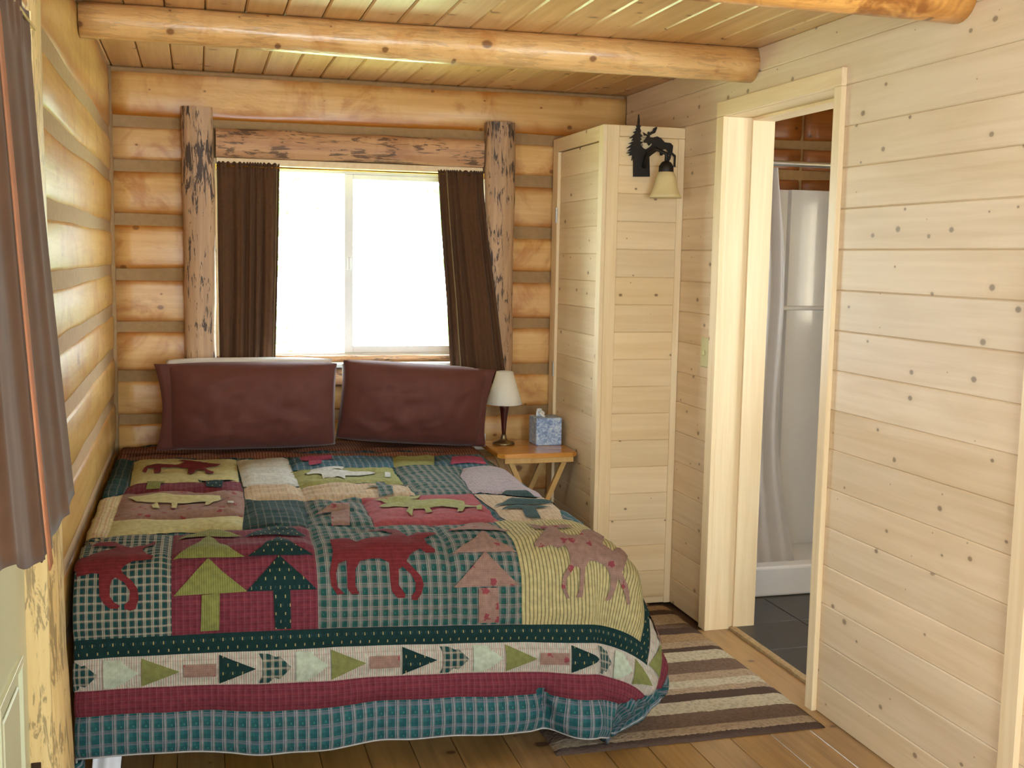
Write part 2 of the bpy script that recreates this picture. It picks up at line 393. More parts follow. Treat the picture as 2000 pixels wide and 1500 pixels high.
# ------------------------------------------------------------------ ceiling
ceiling = mk('ceiling', bm_join(box(XL-.16, XFAR+.12, YF-.16, YB+.16, ZC+.0185, ZC+.08), box(XL-.16, XFAR+.12, YB+.0602, YB+.16, ZC+.0002, ZC+.0185), box(XL-.16, XFAR+.12, YF-.16, YF-.0502, ZC+.0002, ZC+.0185)), M['dark_wood'], kind='structure', label='tongue and groove pine board ceiling', cat='ceiling')
k = 0
x = -.469+.0005
while x < XFAR-.02:
    x1 = min(x+.1255, XFAR)
    a, b = x+.0012, x1-.0012
    mk('board', extrude([(a, ZC+.018), (b, ZC+.018), (b, ZC+.006), (b-.005, ZC), (a+.005, ZC), (a, ZC+.006)], 'y', YF-.05, YB+.06), M['ceil'], ceiling)
    x = x1

# ------------------------------------------------------------------ log walls
def wall_with_hole(x0, x1, y0, y1, z0, z1, hole, axis, hole2=None):
    """slab with one rectangular opening; axis = the direction the slab runs in"""
    h0, h1, hz0, hz1 = hole
    bs = []
    if axis == 'x':
        bs = [box(x0, h0, y0, y1, z0, z1), box(h1, x1, y0, y1, z0, z1)]
        if hz0 > z0: bs.append(box(h0, h1, y0, y1, z0, hz0))
        if hz1 < z1: bs.append(box(h0, h1, y0, y1, hz1, z1))
    else:
        if hole2:
            g0, g1, gz0, gz1 = hole2
            bs = [box(x0, x1, y0, g0, z0, z1), box(x0, x1, g1, h0, z0, z1), box(x0, x1, g0, g1, z0, gz0), box(x0, x1, g0, g1, gz1, z1)]
        else: bs = [box(x0, x1, y0, h0, z0, z1)]
        bs.append(box(x0, x1, h1, y1, z0, z1))
        if hz0 > z0: bs.append(box(x0, x1, h0, h1, z0, hz0))
        if hz1 < z1: bs.append(box(x0, x1, h0, h1, hz1, z1))
    return bm_join(*bs)
wall_back = mk('wall_back', wall_with_hole(XL-.15, XBATH+.1, YB+.013, YB+.16, 0, ZC, (WX0, WX1, WZ0, WZ1), 'x'), M['chink'], kind='structure', label='back log wall with tan chinking around the window', cat='wall')
def rows(seq, lo=0., hi=ZC):
    s = sorted([z for z in seq if lo < z < hi]); return [lo]+s+[hi]
left_seams = [2.055, 1.866, 1.634, 1.40, 1.168, .956, .765, .555, .335, .12]
right_seams = [2.049, 1.859, 1.619, 1.413, 1.1875, .97, .77, .569, .35, .13]
def log_rows(x0, x1, seams_, mat, seed, zlim=None):
    r = rows(seams_)
    for i in range(len(r)-1):
        z0, z1 = r[i], r[i+1]; g = .025 if i < len(r)-2 else .0
        zz0 = z0+(.026 if i else 0); zz1 = z1-g
        if zz1-zz0 < .05: continue
        yield i, zz0, zz1
sd = 0
for i, z0, z1 in log_rows(0, 0, left_seams, None, 0):
    if z0 > 2.0:
        mk('log', log_geo('x', XL+.02, XR-.004, YB+.075, (z0+z1)/2, .075, (z1-z0)/2+.004, .24, -1, seed=90), M['log_back'], wall_back, smooth=True); continue
    x1 = -.0 if z1 > WZ0 else XR-.004
    sd += 1
    if z1 > WZ0+.03 or z1 > .99:
        mk('log', log_geo('x', XL+.02, WX0-.005, YB+.075, (z0+z1)/2, .075, (z1-z0)/2+.004, .26, -1, seed=sd), M['log_back'], wall_back, smooth=True)
    else:
        mk('log', log_geo('x', XL+.02, .66, YB+.075, (z0+z1)/2, .075, (z1-z0)/2+.004, .26, -1, seed=sd), M['log_back'], wall_back, smooth=True)
for i, z0, z1 in log_rows(0, 0, right_seams, None, 0):
    if z0 > 2.0: continue
    sd += 1
    xs = WX1+.005 if z1 > .99 else .662
    mk('log', log_geo('x', xs, XR-.004, YB+.075, (z0+z1)/2, .075, (z1-z0)/2+.004, .26, -1, seed=sd), M['log_back'], wall_back, smooth=True)
# bathroom stretch of the back wall
for i, z0, z1 in log_rows(0, 0, [2.09, 1.94, 1.72, 1.5, 1.28, 1.06, .84, .6, .38, .16], None, 0):
    sd += 1
    for xa, xb in ((2.2, 2.93), (2.95, XBATH)):
        mk('log', log_geo('x', xa, xb, YB+.075, (z0+z1)/2, .075, (z1-z0)/2+.004, .26, -1, seed=sd), M['bath_log'], wall_back, smooth=True)
# vertical chink bead in the corner
mk('corner_chinking', extrude([(XL-.03, YB+.05), (XL+.012, YB+.05), (XL+.035, YB+.02), (XL+.03, YB-.012), (XL+.012, YB-.02), (XL-.03, YB-.02)], 'z', 0, ZC-.002), M['chink'], wall_back, smooth=True)
mk('ceiling_bead', box(XL+.01, XR-.01, YB-.006, YB+.03, ZC-.022, ZC-.001, .006), M['chink'], wall_back)

# left log wall with the entrance door opening
EY0, EY1, EZ = 1.80, 2.755, 2.02
wall_left = mk('wall_left', wall_with_hole(XL-.14, XL+.017, YF, YB+.04, 0, ZC, (EY0, EY1, 0, EZ), 'y', (-.9, .4, .95, 2.05)), M['chink'], kind='structure', label='left log wall with tan chinking beside the bed', cat='wall')
lseams = [2.0, 1.82, 1.6, 1.42, 1.245, 1.06, .86, .65, .45, .25, .06]
r = rows(lseams)
for i in range(len(r)-1):
    z0 = r[i]+(.020 if i else 0); z1 = r[i+1]-(.020 if i < len(r)-2 else 0)
    if z1-z0 < .03: continue
    sd += 1
    segs = [(YF, EY0-.06), (EY1+.02, YB+.01)] if z0 < EZ-.02 else [(YF, YB+.01)]
    if z1 > .95 and z0 < 2.0: segs = [(YF, -.9), (.4, EY0-.06), (EY1+.02, YB+.01)]
    for a, b in segs:
        mk('log', log_geo('y', a, b, XL-.045, (z0+z1)/2, .068, (z1-z0)/2+.003, .26, 1, amp=.002, seed=sd*3+a), M['log_left'], wall_left, smooth=True)

# ------------------------------------------------------------------ right board wall with the bathroom doorway
wall_right = mk('wall_right', wall_with_hole(XR+.018, XR+.165, YBATH, YB+.04, 0, ZC, (DY0-.02, DY1+.02, 0, DZ+.02), 'y'), M['bath_paint'], kind='structure', label='right wall of pale horizontal pine boards', cat='wall')
zs = [.114+.13*i-.13 for i in range(19)]
for i in range(len(zs)-1):
    z0, z1 = max(zs[i], .0), min(zs[i+1], ZC)
    if z1-z0 < .02: continue
    segs = [(YBATH, DY0-.022), (DY1+.022, YB-.0)] if z0 < DZ-.01 else [(YBATH, YB)]
    for a, b in segs:
        mk('board', extrude(board_prof(XR+.018, XR, z0+.0002, z1-.0002, .0034), 'y', a, b), M['pine_wall'], wall_right)

# door casing and jambs of the bathroom doorway
door2 = empty('trim_1', (XR, (DY0+DY1)/2, 0), label='pale pine casing and jambs around the open bathroom doorway', cat='door frame', kind='structure')
TP = XR-.0185
mk('side_casing', box(TP, XR, DY0-.045, DY0, 0, DZ+.0, .0015), M['pine_trim'], door2)
mk('side_casing', box(TP, XR, DY1, DY1+.06, 0, DZ, .0015), M['pine_trim'], door2)
mk('header_casing', box(TP, XR, DY0-.045, DY1+.06, DZ+.0008, DZ+.058, .0015), M['pine_trim_y'], door2)
mk('jamb', box(XR+.0005, XR+.20, DY1+.002, DY1+.0195, 0, DZ, .001), M['pine_trim'], door2)
mk('jamb', box(XR+.0005, XR+.20, DY0-.0195, DY0-.002, 0, DZ, .001), M['pine_trim'], door2)
mk('head_jamb', box(XR+.0005, XR+.20, DY0-.002, DY1+.002, DZ, DZ+.0195, .001), M['pine_trim_y'], door2)
mk('door_stop', box(XR+.105, XR+.20, DY1-.010, DY1+.0015, 0.0, DZ-.001, .001), M['pine_trim'], door2)
mk('door_stop', box(XR+.105, XR+.20, DY0-.0015, DY0+.010, 0.0, DZ-.001, .001), M['pine_trim'], door2)
mk('head_stop', box(XR+.105, XR+.20, DY0+.011, DY1-.011, DZ-.012, DZ-.0005, .001), M['pine_trim_y'], door2)
# second casing further along the right wall, at the corner to the living area
tr2 = empty('trim_2', (XR, 2.27, 0), label='pale pine corner casing where the board wall ends', cat='trim', kind='structure')
mk('side_casing', box(TP, XR, 2.285, 2.345, 0, ZC-.002, .0015), M['pine_trim'], tr2)
mk('corner_board', box(XR-.006, XR+.09, 2.19, 2.199, 0, ZC-.002, .0015), M['pine_trim'], tr2)

# light switch between the closet and the doorway
sw = empty('light_switch', (XR, 4.205, 1.13), label='ivory switch plate on the board wall between closet and doorway', cat='light switch')
mk('plate', box(XR-.006, XR, 4.165, 4.24, 1.07, 1.19, .003), M['ivory'], sw)
mk('toggle', box(XR-.016, XR-.005, 4.198, 4.208, 1.118, 1.142, .002), M['ivory'], sw)

# ------------------------------------------------------------------ shell behind the camera
FW = ((.05, 1.35), (2.55, 3.75))
wall_front = mk('wall_front', bm_join(box(XL-.14, FW[0][0], YF-.12, YF, 0, ZC), box(FW[0][1], FW[1][0], YF-.12, YF, 0, ZC), box(FW[1][1], XFAR+.1, YF-.12, YF, 0, ZC),
    *[box(a, b, YF-.12, YF, 0, .6) for a, b in FW], *[box(a, b, YF-.12, YF, 2.1, ZC) for a, b in FW]), M['pine_wall'], kind='structure', label='front wall with two wide windows behind the viewer', cat='wall')
for i, (a, b) in enumerate(FW):
    wn = empty('window_%d' % (i+2), ((a+b)/2, YF-.06, .6), label='wide white framed window in the front wall', cat='window', kind='structure', group='front windows')
    mk('frame', bm_join(box(a, b, YF-.09, YF-.03, .6, .65), box(a, b, YF-.09, YF-.03, 2.05, 2.1), box(a, a+.05, YF-.09, YF-.03, .65, 2.05), box(b-.05, b, YF-.09, YF-.03, .65, 2.05), box((a+b)/2-.03, (a+b)/2+.03, YF-.09, YF-.03, .65, 2.05)), M['vinyl'], wn)
    mk('pane', box(a+.05, (a+b)/2-.03, YF-.063, YF-.058, .65, 2.05), M['glass'], wn)
    mk('pane', box((a+b)/2+.03, b-.05, YF-.063, YF-.058, .65, 2.05), M['glass'], wn)
wn = empty('window_4', (XL-.06, -.25, .95), label='unseen white framed window added in the left log wall for light', cat='window', kind='structure')  # out of view, added so light from the left reaches the right wall
mk('frame', bm_join(box(XL-.10, XL-.04, -.899, .399, .951, 1.0), box(XL-.10, XL-.04, -.899, .399, 2.0, 2.049), box(XL-.10, XL-.04, -.899, -.85, 1.0, 2.0), box(XL-.10, XL-.04, .35, .399, 1.0, 2.0)), M['vinyl'], wn)
mk('pane', box(XL-.073, XL-.068, -.85, .35, 1.0, 2.0), M['glass'], wn)
mk('wall_far', box(XFAR, XFAR+.12, YF-.12, YBATH+.1, 0, ZC), M['pine_wall'], kind='structure', label='far board wall of the living area', cat='wall')
mk('wall_partition', box(XR+.17, XFAR+.12, YBATH, YBATH+.1, 0, ZC), M['pine_wall'], kind='structure', label='board partition between living area and bathroom', cat='wall')
mk('wall_bath', bm_join(box(XBATH, XBATH+.1, YBATH+.1, 2.75, 0, ZC), box(XBATH, XBATH+.1, 3.65, YB+.16, 0, ZC), box(XBATH, XBATH+.1, 2.75, 3.65, 0, 1.1), box(XBATH, XBATH+.1, 2.75, 3.65, 1.9, ZC)), M['bath_paint'], kind='structure', label='painted bathroom wall with an unseen window opening added for light', cat='wall')  # window opening added only to let the fill lamp in

# ------------------------------------------------------------------ ceiling beams
def beam(x0, x1, y, z, r0, r1, mat, label, seed, droop=0.):
    rings = []; n = 34; m = 24
    for k in range(n):
        f = k/(n-1); x = x0+(x1-x0)*f; r = r0+(r1-r0)*f
        yy = y+.006*math.sin(f*5+seed); zz = z[0]+(z[1]-z[0])*f+.003*math.sin(f*7+seed)
        ring = []
        for i in range(m):
            th = 2*math.pi*i/m
            rr = r*(1+.05*noise.noise((x*2.3+seed*9, math.cos(th)*1.2, math.sin(th)*1.2))+.02*noise.noise((x*9+seed, math.cos(th)*2, math.sin(th)*2)))
            ring.append((x, yy+rr*math.cos(th), min(zz+rr*math.sin(th), ZC-.0005)))
        rings.append(ring)
    o = mk('ceiling_beam', loft(rings), mat, smooth=True, label=label, cat='beam')
    return o
beam(XL+.026, XR-.001, 3.90, (2.222, 2.226), .056, .068, M['beam'], 'peeled round log beam crossing the ceiling above the bed', 1)
beam(XL+.026, XR-.001, 2.70, (2.215, 2.222), .066, .074, M['beam_burnt'], 'blotched round log beam crossing the ceiling above the wall end', 2)

# ------------------------------------------------------------------ bedroom window
win = empty('window_1', ((WX0+WX1)/2, YB, WZ0), label='white sliding window framed by rough peeled log posts', cat='window', kind='structure')
def post(x0, x1, y0, y1, z0, z1, seed, mat, parent, name='log_post', flare=0.):
    rings = []; n = 22
    for k in range(n):
        f = k/(n-1); z = z0+(z1-z0)*f
        e = flare*max(0, 1-f*2.2)**2
        j = lambda s: .006*noise.noise((z*3.1, s*3.7+seed*5.1, seed))+.003*noise.noise((z*11, s*5.7+seed, 3))
        w0, w1 = x0-j(1)-e, x1+j(2)+e
        c = .018+j(5)
        rings.append([(w0, y1, z), (w0, y0+c+.01, z), (w0+.010, y0+c*.5, z), (w0+.028, y0+j(3), z), ((w0+w1)/2, y0-.008+j(6), z), (w1-.028, y0+j(4), z), (w1-.010, y0+c*.5, z), (w1, y0+c+.01, z), (w1, y1, z)])
    o = mk(name, loft(rings), mat, parent); autosmooth(o, 50); return o
post(-.060, .074, YB-.085, YB-.0015, .86, 2.118, 1, M['post'], win)
post(1.286, 1.424, YB-.085, YB-.0015, .86, 2.118, 2, M['post'], win)
def slab_x(x0, x1, y0, y1, z0, z1, seed, mat, name, c=.015):
    rings = []; n = 24
    for k in range(n):
        f = k/(n-1); x = x0+(x1-x0)*f
        j = lambda s: .006*noise.noise((x*4.1, s*3.3+seed*5.1, seed))+.003*noise.noise((x*13, s*5.1, seed))
        rings.append([(x, y1, z0+j(1)), (x, y0+c, z0+j(1)), (x, y0+j(2), z0+c), (x, y0-.006+j(3), (z0+z1)/2), (x, y0+j(4), z1-c), (x, y0+c, z1+j(5)), (x, y1, z1+j(5))])
    o = mk(name, loft(rings), mat, win); autosmooth(o, 50); return o
slab_x(.082, 1.278, YB-.055, YB-.0015, 1.915, 2.035, 3, M['post_x'], 'header_log')
slab_x(.082, 1.278, YB-.055, YB-.0015, .90, .985, 4, M['post_x'], 'sill_log')
mk('sill_board', box(.080, 1.280, YB-.075, YB+.045, .992, 1.010, .003), M['vinyl'], win)
slab_x(.082, 1.278, YB+.010, YB+.045, 1.0105, 1.04, 5, M['post_x'], 'inner_sill_log', .006)
mk('head_liner', box(WX0+.012, WX1-.012, YB-.030, YB+.075, 1.884, 1.9115, .002), M['pine_trim_y'], win)
for xa, xb in ((WX0+.0005, WX0+.012), (WX1-.012, WX1-.0005)):
    mk('side_liner', box(xa, xb, YB-.0, YB+.15, 1.041, 1.911, .001), M['pine_trim'], win)
FY0, FY1 = YB+.076, YB+.146
fx0, fx1, fz0, fz1 = WX0+.013, WX1-.013, 1.0315, 1.910
mk('frame', bm_join(box(fx0, fx1, FY0, FY1, fz0, 1.046, .002), box(fx0, fx1, FY0, FY1, 1.868, fz1, .002), box(fx0, fx0+.034, FY0, FY1, 1.046, 1.868), box(fx1-.034, fx1, FY0, FY1, 1.046, 1.868)), M['vinyl'], win)
# fixed left light and sliding right sash
mk('pane', box(fx0+.034, .664, YB+.116, YB+.120, 1.046, 1.868), M['glass'], win)
sash = mk('sash', bm_join(box(.653, .693, YB+.080, YB+.112, 1.0465, 1.8675, .002), box(fx1-.072, fx1-.0345, YB+.080, YB+.112, 1.0465, 1.8675, .002), box(.6932, fx1-.0722, YB+.080, YB+.112, 1.0465, 1.078, .002), box(.6932, fx1-.0722, YB+.080, YB+.112, 1.846, 1.8675, .002)), M['vinyl'], win)
mk('pane', box(.6932, fx1-.0722, YB+.094, YB+.098, 1.0782, 1.8458), M['glass'], sash)
mk('latch', box(.664, .682, YB+.068, YB+.080, 1.43, 1.49, .003), M['vinyl'], sash)

# ------------------------------------------------------------------ curtains
def curtain(name, top, bot, z1, z0, yfun, folds, amp, mat, label, group=None, n=90, m=34, axis='x', seed=0, header=.03, hemrise=0.):
    """sheet between top (a0,a1) and bottom (a0,a1); gathered folds; yfun(f) gives the distance plane at depth fraction f"""
    V, F = [], []
    for k in range(m+1):
        f = k/m; z = z1+(z0-z1)*f
        for i in range(n+1):
            u = i/n
            a = (top[0]+(top[1]-top[0])*u)*(1-f**1.4)+(bot[0]+(bot[1]-bot[0])*u)*f**1.4
            fr = .35+.65*min(1, f*3)
            ph = 2*math.pi*folds*(u+.05*math.sin(u*9+seed)+.03*noise.noise((u*3, f*1.5, seed)))
            A = amp*(fr if f > .02 else .3)*(.65+.5*noise.noise((u*5+seed, f*.8, 2.)))
            d = A*math.sin(ph)+.35*A*math.sin(2.3*ph+1+seed)
            if f < .08: d += amp*.25*math.sin(ph*3.1)
            zz = z+(.004*math.sin(ph*3) if k == 0 else 0)+(.006*math.sin(ph+.6) if k == m else 0)
            b = yfun(u, f)+d; zz += hemrise*(1-u)*f
            V.append((a, b, zz) if axis == 'x' else (b, a, zz))
    for k in range(m):
        for i in range(n):
            F.append([k*(n+1)+i, k*(n+1)+i+1, (k+1)*(n+1)+i+1, (k+1)*(n+1)+i])
    root = empty(name, (V[-1][0], V[-1][1], z0), label=label, cat='curtain', group=group)
    o = mk('panel', (V, F), mat, root, smooth=True, recalc=False)
    sm = o.modifiers.new('thick', 'SOLIDIFY'); sm.thickness = .003; sm.offset = 0
    return root, V, n, m
def strip_on(V, n, m, i0, i1, off, name, mat, root, axis='x', k0=0, k1=None):
    k1 = m if k1 is None else k1
    V2, F2 = [], []
    wd = i1-i0
    for k in range(k0, k1+1):
        for i in range(i0, i1+1):
            p = Vector(V[k*(n+1)+i]); p = p+Vector(off); V2.append(p)
    rows_ = k1-k0
    for k in range(rows_):
        for i in range(wd):
            F2.append([k*(wd+1)+i, k*(wd+1)+i+1, (k+1)*(wd+1)+i+1, (k+1)*(wd+1)+i])
    o = mk(name, (V2, F2), mat, root, smooth=True, recalc=False)
    s_ = o.modifiers.new('thick', 'SOLIDIFY'); s_.thickness = .0025; s_.offset = 0
    return o
lc, V, n_, m_ = curtain('window_curtain', (.086, .352), (.088, .322), 1.893, .955, lambda u, f: YB-.035-.075*f*min(1, f+.3), 5.5, .014, M['curtain'], 'dark brown gathered curtain hanging beside the lamp-free left window post', seed=1)
strip_on(V, n_, m_, n_-4, n_-3, (0, -.004, 0), 'edge_piping', M['piping'], lc)
lc['label'] = 'dark brown curtain hanging straight down above the left pillow'
rc, V, n_, m_ = curtain('window_curtain', (1.066, 1.276), (1.118, 1.385), 1.893, .918, lambda u, f: YB-.035-.085*min(1, f*1.6), 5.0, .014, M['curtain'], 'dark brown curtain flaring over the right window post above the lamp', seed=4)
strip_on(V, n_, m_, 16, 17, (0, -.004, 0), 'edge_piping', M['piping'], rc)
rod = empty('curtain_rod', (.68, YB-.034, 1.878), label='thin brass curtain rod across the bedroom window', cat='curtain rod')
mk('rod', tube([(.0785, YB-.034, 1.876), (1.281, YB-.034, 1.876)], .004), M['brass'], rod, smooth=True)
mk('bracket', box(1.276, 1.2815, YB-.046, YB-.026, 1.86, 1.885, .001), M['brass'], rod)
mk('bracket', box(.0785, .084, YB-.046, YB-.026, 1.86, 1.885, .001), M['brass'], rod)

# ------------------------------------------------------------------ entrance door in the left wall, its post and curtains
door1 = empty('door_1', (XL, 2.3, 0), label='pale painted half glazed entrance door in the left wall', cat='door', kind='structure')
dx0, dx1 = XL-.062, XL-.020
gy0, gy1, gz0, gz1 = 1.93, 2.60, 1.02, 1.92
mk('slab', bm_join(box(dx0, dx1, EY0+.012, gy0, .012, EZ-.012), box(dx0, dx1, gy1, EY1-.016, .012, EZ-.012), box(dx0, dx1, gy0, gy1, .012, gz0), box(dx0, dx1, gy0, gy1, gz1, EZ-.012)), M['door_paint'], door1)
mk('pane', box(XL-.044, XL-.040, gy0, gy1, gz0, gz1), M['glass'], door1)
for (a, b) in ((1.93, 2.235), (2.325, 2.63)):
    for (c, d) in ((.20, .60),):
        def fr(i0, i1, h): return [box(dx1-.001, dx1+h, a+i0, b-i0, c+i0, c+i1, .001), box(dx1-.001, dx1+h, a+i0, b-i0, d-i1, d-i0, .001), box(dx1-.001, dx1+h, a+i0, a+i1, c+i1, d-i1, .001), box(dx1-.001, dx1+h, b-i1, b-i0, c+i1, d-i1, .001)]
        pnl = mk('panel_moulding', bm_join(*fr(0, .018, .009)), M['door_paint'], door1)
        mk('raised_field', box(dx1-.001, dx1+.006, a+.05, b-.05, c+.05, d-.05, .0045), M['door_paint'], door1)
mk('jamb', box(XL-.10, XL+.030, EY1-.014, EY1-.001, .0, EZ, .001), M['post_pale'], door1)
mk('jamb', box(XL-.10, XL+.008, EY0, EY0+.011, .0, EZ, .001), M['pine_trim'], door1)
mk('hinge', box(XL-.018, XL+.004, EY1-.0175, EY1-.0142, .20, .30, .001), M['bronze'], door1)
def post_y(y0, y1, x0, x1, z0, z1, seed, mat, parent, flare):
    rings = []; n = 26
    for k in range(n):
        f = k/(n-1); z = z0+(z1-z0)*f
        e = flare*max(0, 1-f*1.25)**1.3
        j = lambda s: .006*noise.noise((z*2.7, s*3.7+seed*5.1, seed))+.003*noise.noise((z*9, s*5.7+seed, 3))
        xx = x1+e+j(3)
        w0, w1 = y0, y1+j(2)+e*1.5
        rings.append([(x0, w0, z), (xx-.02, w0, z), (xx-.006, w0+.02, z), (xx, w0+.06, z), (xx, (w0+w1)/2+.02, z), (xx-.006, w1-.03, z), (xx-.018, w1-.008, z), (xx-.04, w1, z), (x0, w1, z)])
    o = mk('log_post', loft(rings), mat, parent); autosmooth(o, 50); return o
post_y(EY1+.0005, 2.945, XL+.0235, XL+.034, 0, 2.16, 8, M['post_pale'], door1, .030)

crod = empty('curtain_rod', (XL+.075, 2.0, 1.94), label='thin brass curtain rod over the entrance door glass', cat='curtain rod')
mk('rod', tube([(XL+.075, 1.45, 1.925), (XL+.075, 2.42, 1.925)], .004), M['brass'], crod, smooth=True)
mk('bracket', tube([(XL+.034, 2.40, 1.925), (XL+.075, 2.40, 1.925)], .0035), M['brass'], crod, smooth=True)
mk('bracket', tube([(XL+.0245, 1.47, 1.925), (XL+.075, 1.47, 1.925)], .0035), M['brass'], crod, smooth=True)
c1, V, n_, m_ = curtain('door_curtain', (1.86, 2.34), (2.02, 2.60), 1.945, .965, lambda u, f: XL+.075+.034*f, 2.0, .010, M['curtain_door'], 'brown velour curtain with a tan painted sunlit edge, beside the pale log post', axis='y', seed=7)
strip_on(V, n_, m_, 0, 7, (.014, -.010, -.012), 'sunlit_edge_strip', M['sunlit_edge'], c1)  # strip coloured as the back-lit fold of the same curtain
c2, V, n_, m_ = curtain('door_curtain', (1.36, 1.84), (1.38, 2.00), 1.945, .975, lambda u, f: XL+.085+.030*f, 2.2, .011, M['curtain_door'], 'brown velour curtain overlapping the tan painted sunlit edge of its neighbour', axis='y', seed=9, hemrise=.15)

# ------------------------------------------------------------------ closet
YC, XC, ZT = 4.475, 1.642, 2.055
cl = empty('closet', ((XC+XR)/2, (YC+YB)/2, 0), label='tall narrow pine board closet in the corner beside the doorway', cat='closet')
mk('front_left_stile', box(XC, XC+.052, YC-.0, YC+.02, 0, ZT, .0015), M['pine_trim'], cl)
mk('front_right_stile', box(XR-.030, XR-.001, YC-.0, YC+.02, 0, ZT-.046, .0015), M['pine_trim'], cl)
mk('front_top_rail', box(XC+.0525, XR-.001, YC-.0, YC+.02, ZT-.045, ZT, .0015), M['pine_closet_front'], cl)
z = ZT-.0455; hb = .1165
while z > .003:
    z0 = max(z-hb, .0)
    mk('front_board', extrude(board_prof(YC+.02, YC+.004, z0+.0002, z-.0002, .0028), 'x', XC+.0525, XR-.0305), M['pine_closet_front'], cl)
    z = z0
# side facing the bed: frame, door of boards, edge strip with hinges
mk('side_front_stile', box(XC-.0185, XC-.0005, YC+.0, YC+.055, 0, ZT, .0015), M['pine_trim'], cl)
mk('side_back_stile', box(XC-.0185, XC-.0005, YB-.075, YB-.012, 0, ZT, .0015), M['pine_trim'], cl)
mk('side_top_rail', box(XC-.0185, XC-.0005, YC+.0555, YB-.0755, ZT-.062, ZT, .0015), M['pine_trim_y'], cl)
cdoor = empty('door', (XC, (YC+YB)/2, 0), parent=cl)
z = ZT-.066
while z > .02:
    z0 = max(z-hb, .012)
    mk('door_board', extrude(board_prof(XC+.006, XC-.0125, z0+.0002, z-.0002, .0028), 'y', YC+.058, YB-.112), M['pine_closet_side'], cdoor)
    z = z0
mk('edge_strip', box(XC-.026, XC-.0, YB-.1115, YB-.077, .012, ZT-.064, .0015), M['pine_trim'], cdoor)
for zc in (1.70, .98, .33):
    mk('hinge', bm_join(box(XC-.0285, XC-.0262, YB-.108, YB-.092, zc-.035, zc+.035), geo2bm(tube([(XC-.029, YB-.113, zc-.035), (XC-.029, YB-.113, zc+.035)], .0035, 8))), M['steel'], cdoor)
mk('top_panel', box(XC, XR-.001, YC+.02, YB-.002, ZT-.02, ZT-.002), M['pine_closet_front'], cl)

# ------------------------------------------------------------------ moose sconce on the closet front
sc_ = empty('wall_sconce', (1.85, YC, 1.76), label='black iron moose and pine tree sconce with amber bell shade', cat='wall lamp')
SY = YC-.012
def spx(p): q = pl((1180+p[0]*.146667, 210+p[1]*.146667), 1, SY); return (q[0], q[2])
tree = [(465, 90), (474, 180), (471, 225), (490, 252), (476, 270), (492, 312), (481, 345), (512, 380), (484, 396), (500, 425), (476, 448), (520, 462), (480, 490), (520, 540), (545, 555), (600, 560), (608, 920), (396, 920), (396, 640), (372, 705), (386, 632), (330, 640), (355, 612), (300, 606), (372, 574), (316, 582), (372, 530), (300, 542), (382, 482), (328, 480), (412, 440), (372, 440), (402, 402), (342, 410), (422, 342), (392, 328), (440, 302), (424, 290), (446, 262), (436, 240), (452, 225), (456, 180)]
moose = [(520, 445), (560, 402), (566, 366), (530, 378), (512, 330), (545, 350), (556, 380), (572, 374), (580, 320), (602, 334), (640, 312), (650, 280), (692, 258), (700, 275), (672, 340), (640, 352), (604, 372), (604, 396), (640, 402), (700, 386), (750, 410), (800, 465), (880, 475), (912, 512), (902, 600), (948, 640), (942, 795), (918, 790), (924, 662), (890, 626), (876, 690), (832, 755), (842, 700), (856, 640), (842, 592), (816, 556), (776, 562), (772, 640), (740, 640), (730, 560), (690, 560), (640, 560), (600, 600), (560, 600), (560, 555), (600, 528), (636, 494), (626, 462), (604, 500), (586, 510), (566, 472), (530, 472)]
mk('pine_tree_plate', prism_xz([spx(p) for p in tree], SY-.0015, SY+.0115), M['iron'], sc_)
mk('moose_cutout', prism_xz([spx(p) for p in moose], SY-.0065, SY-.0025), M['iron'], sc_)
shx, shy = 1.862, YC-.105
mk('arm', tube([(1.80, SY-.004, 1.885), (1.80, SY-.04, 1.93), (1.825, SY-.075, 1.955), (shx, shy, 1.935), (shx, shy, 1.89)], .009, 10), M['iron'], sc_, smooth=True)
mk('socket_cup', lathe([(.012, 1.905), (.020, 1.90), (.030, 1.885), (.031, 1.862), (.028, 1.855)], shx, shy), M['iron'], sc_, smooth=True)
mk('bell_shade', lathe([(.026, 1.866), (.034, 1.858), (.042, 1.84), (.046, 1.815), (.052, 1.79), (.061, 1.77), (.068, 1.757), (.066, 1.756), (.059, 1.77), (.050, 1.79), (.044, 1.815), (.040, 1.838), (.032, 1.855), (.024, 1.862)], shx, shy, 36, cap=False), M['amber_glass'], sc_, smooth=True)

# ------------------------------------------------------------------ bathroom
M['bath_floor'] = M['grout']
bf = mk('floor_bath', box(2.1, XBATH, YBATH+.1, YB+.04, -.02, .008), M['grout'], kind='structure', label='dark slate tile floor of the bathroom', cat='floor')
tx = 2.105
while tx < XBATH-.02:
    ty = 4.40
    while ty > YBATH+.12:
        mk('tile', box(tx+.002, min(tx+.303, XBATH), max(ty-.303, YBATH+.11), ty-.002, -.001, .012, .0015), M['tile'], bf)
        ty -= .305
    tx += .305
n = 30; top_, bot_ = [], []
rings = []
for k in range(n+1):
    y = DY0+.0+(DY1-DY0)*k/n; j = .006*noise.noise((y*14, 2, 1)); h = .006*noise.noise((y*23, 5, 1))
    rings.append([(2.094, y, .0005), (2.080+j, y, .0005), (2.083+j, y, .010+h), (2.094, y, .0125+h*.5), (2.106, y, .0135)])
mk('trim_3', loft(rings), M['threshold'], kind='structure', label='rough pale edge strip between plank floor and slate tiles', cat='threshold')
sh = empty('shower_stall', (2.9, 4.8, 0.012), label='white fibreglass shower stall with rounded corners in the bathroom', cat='shower')
SX0, SX1, SY0, SY1 = 2.20, 3.28, 4.413, YB-.0135
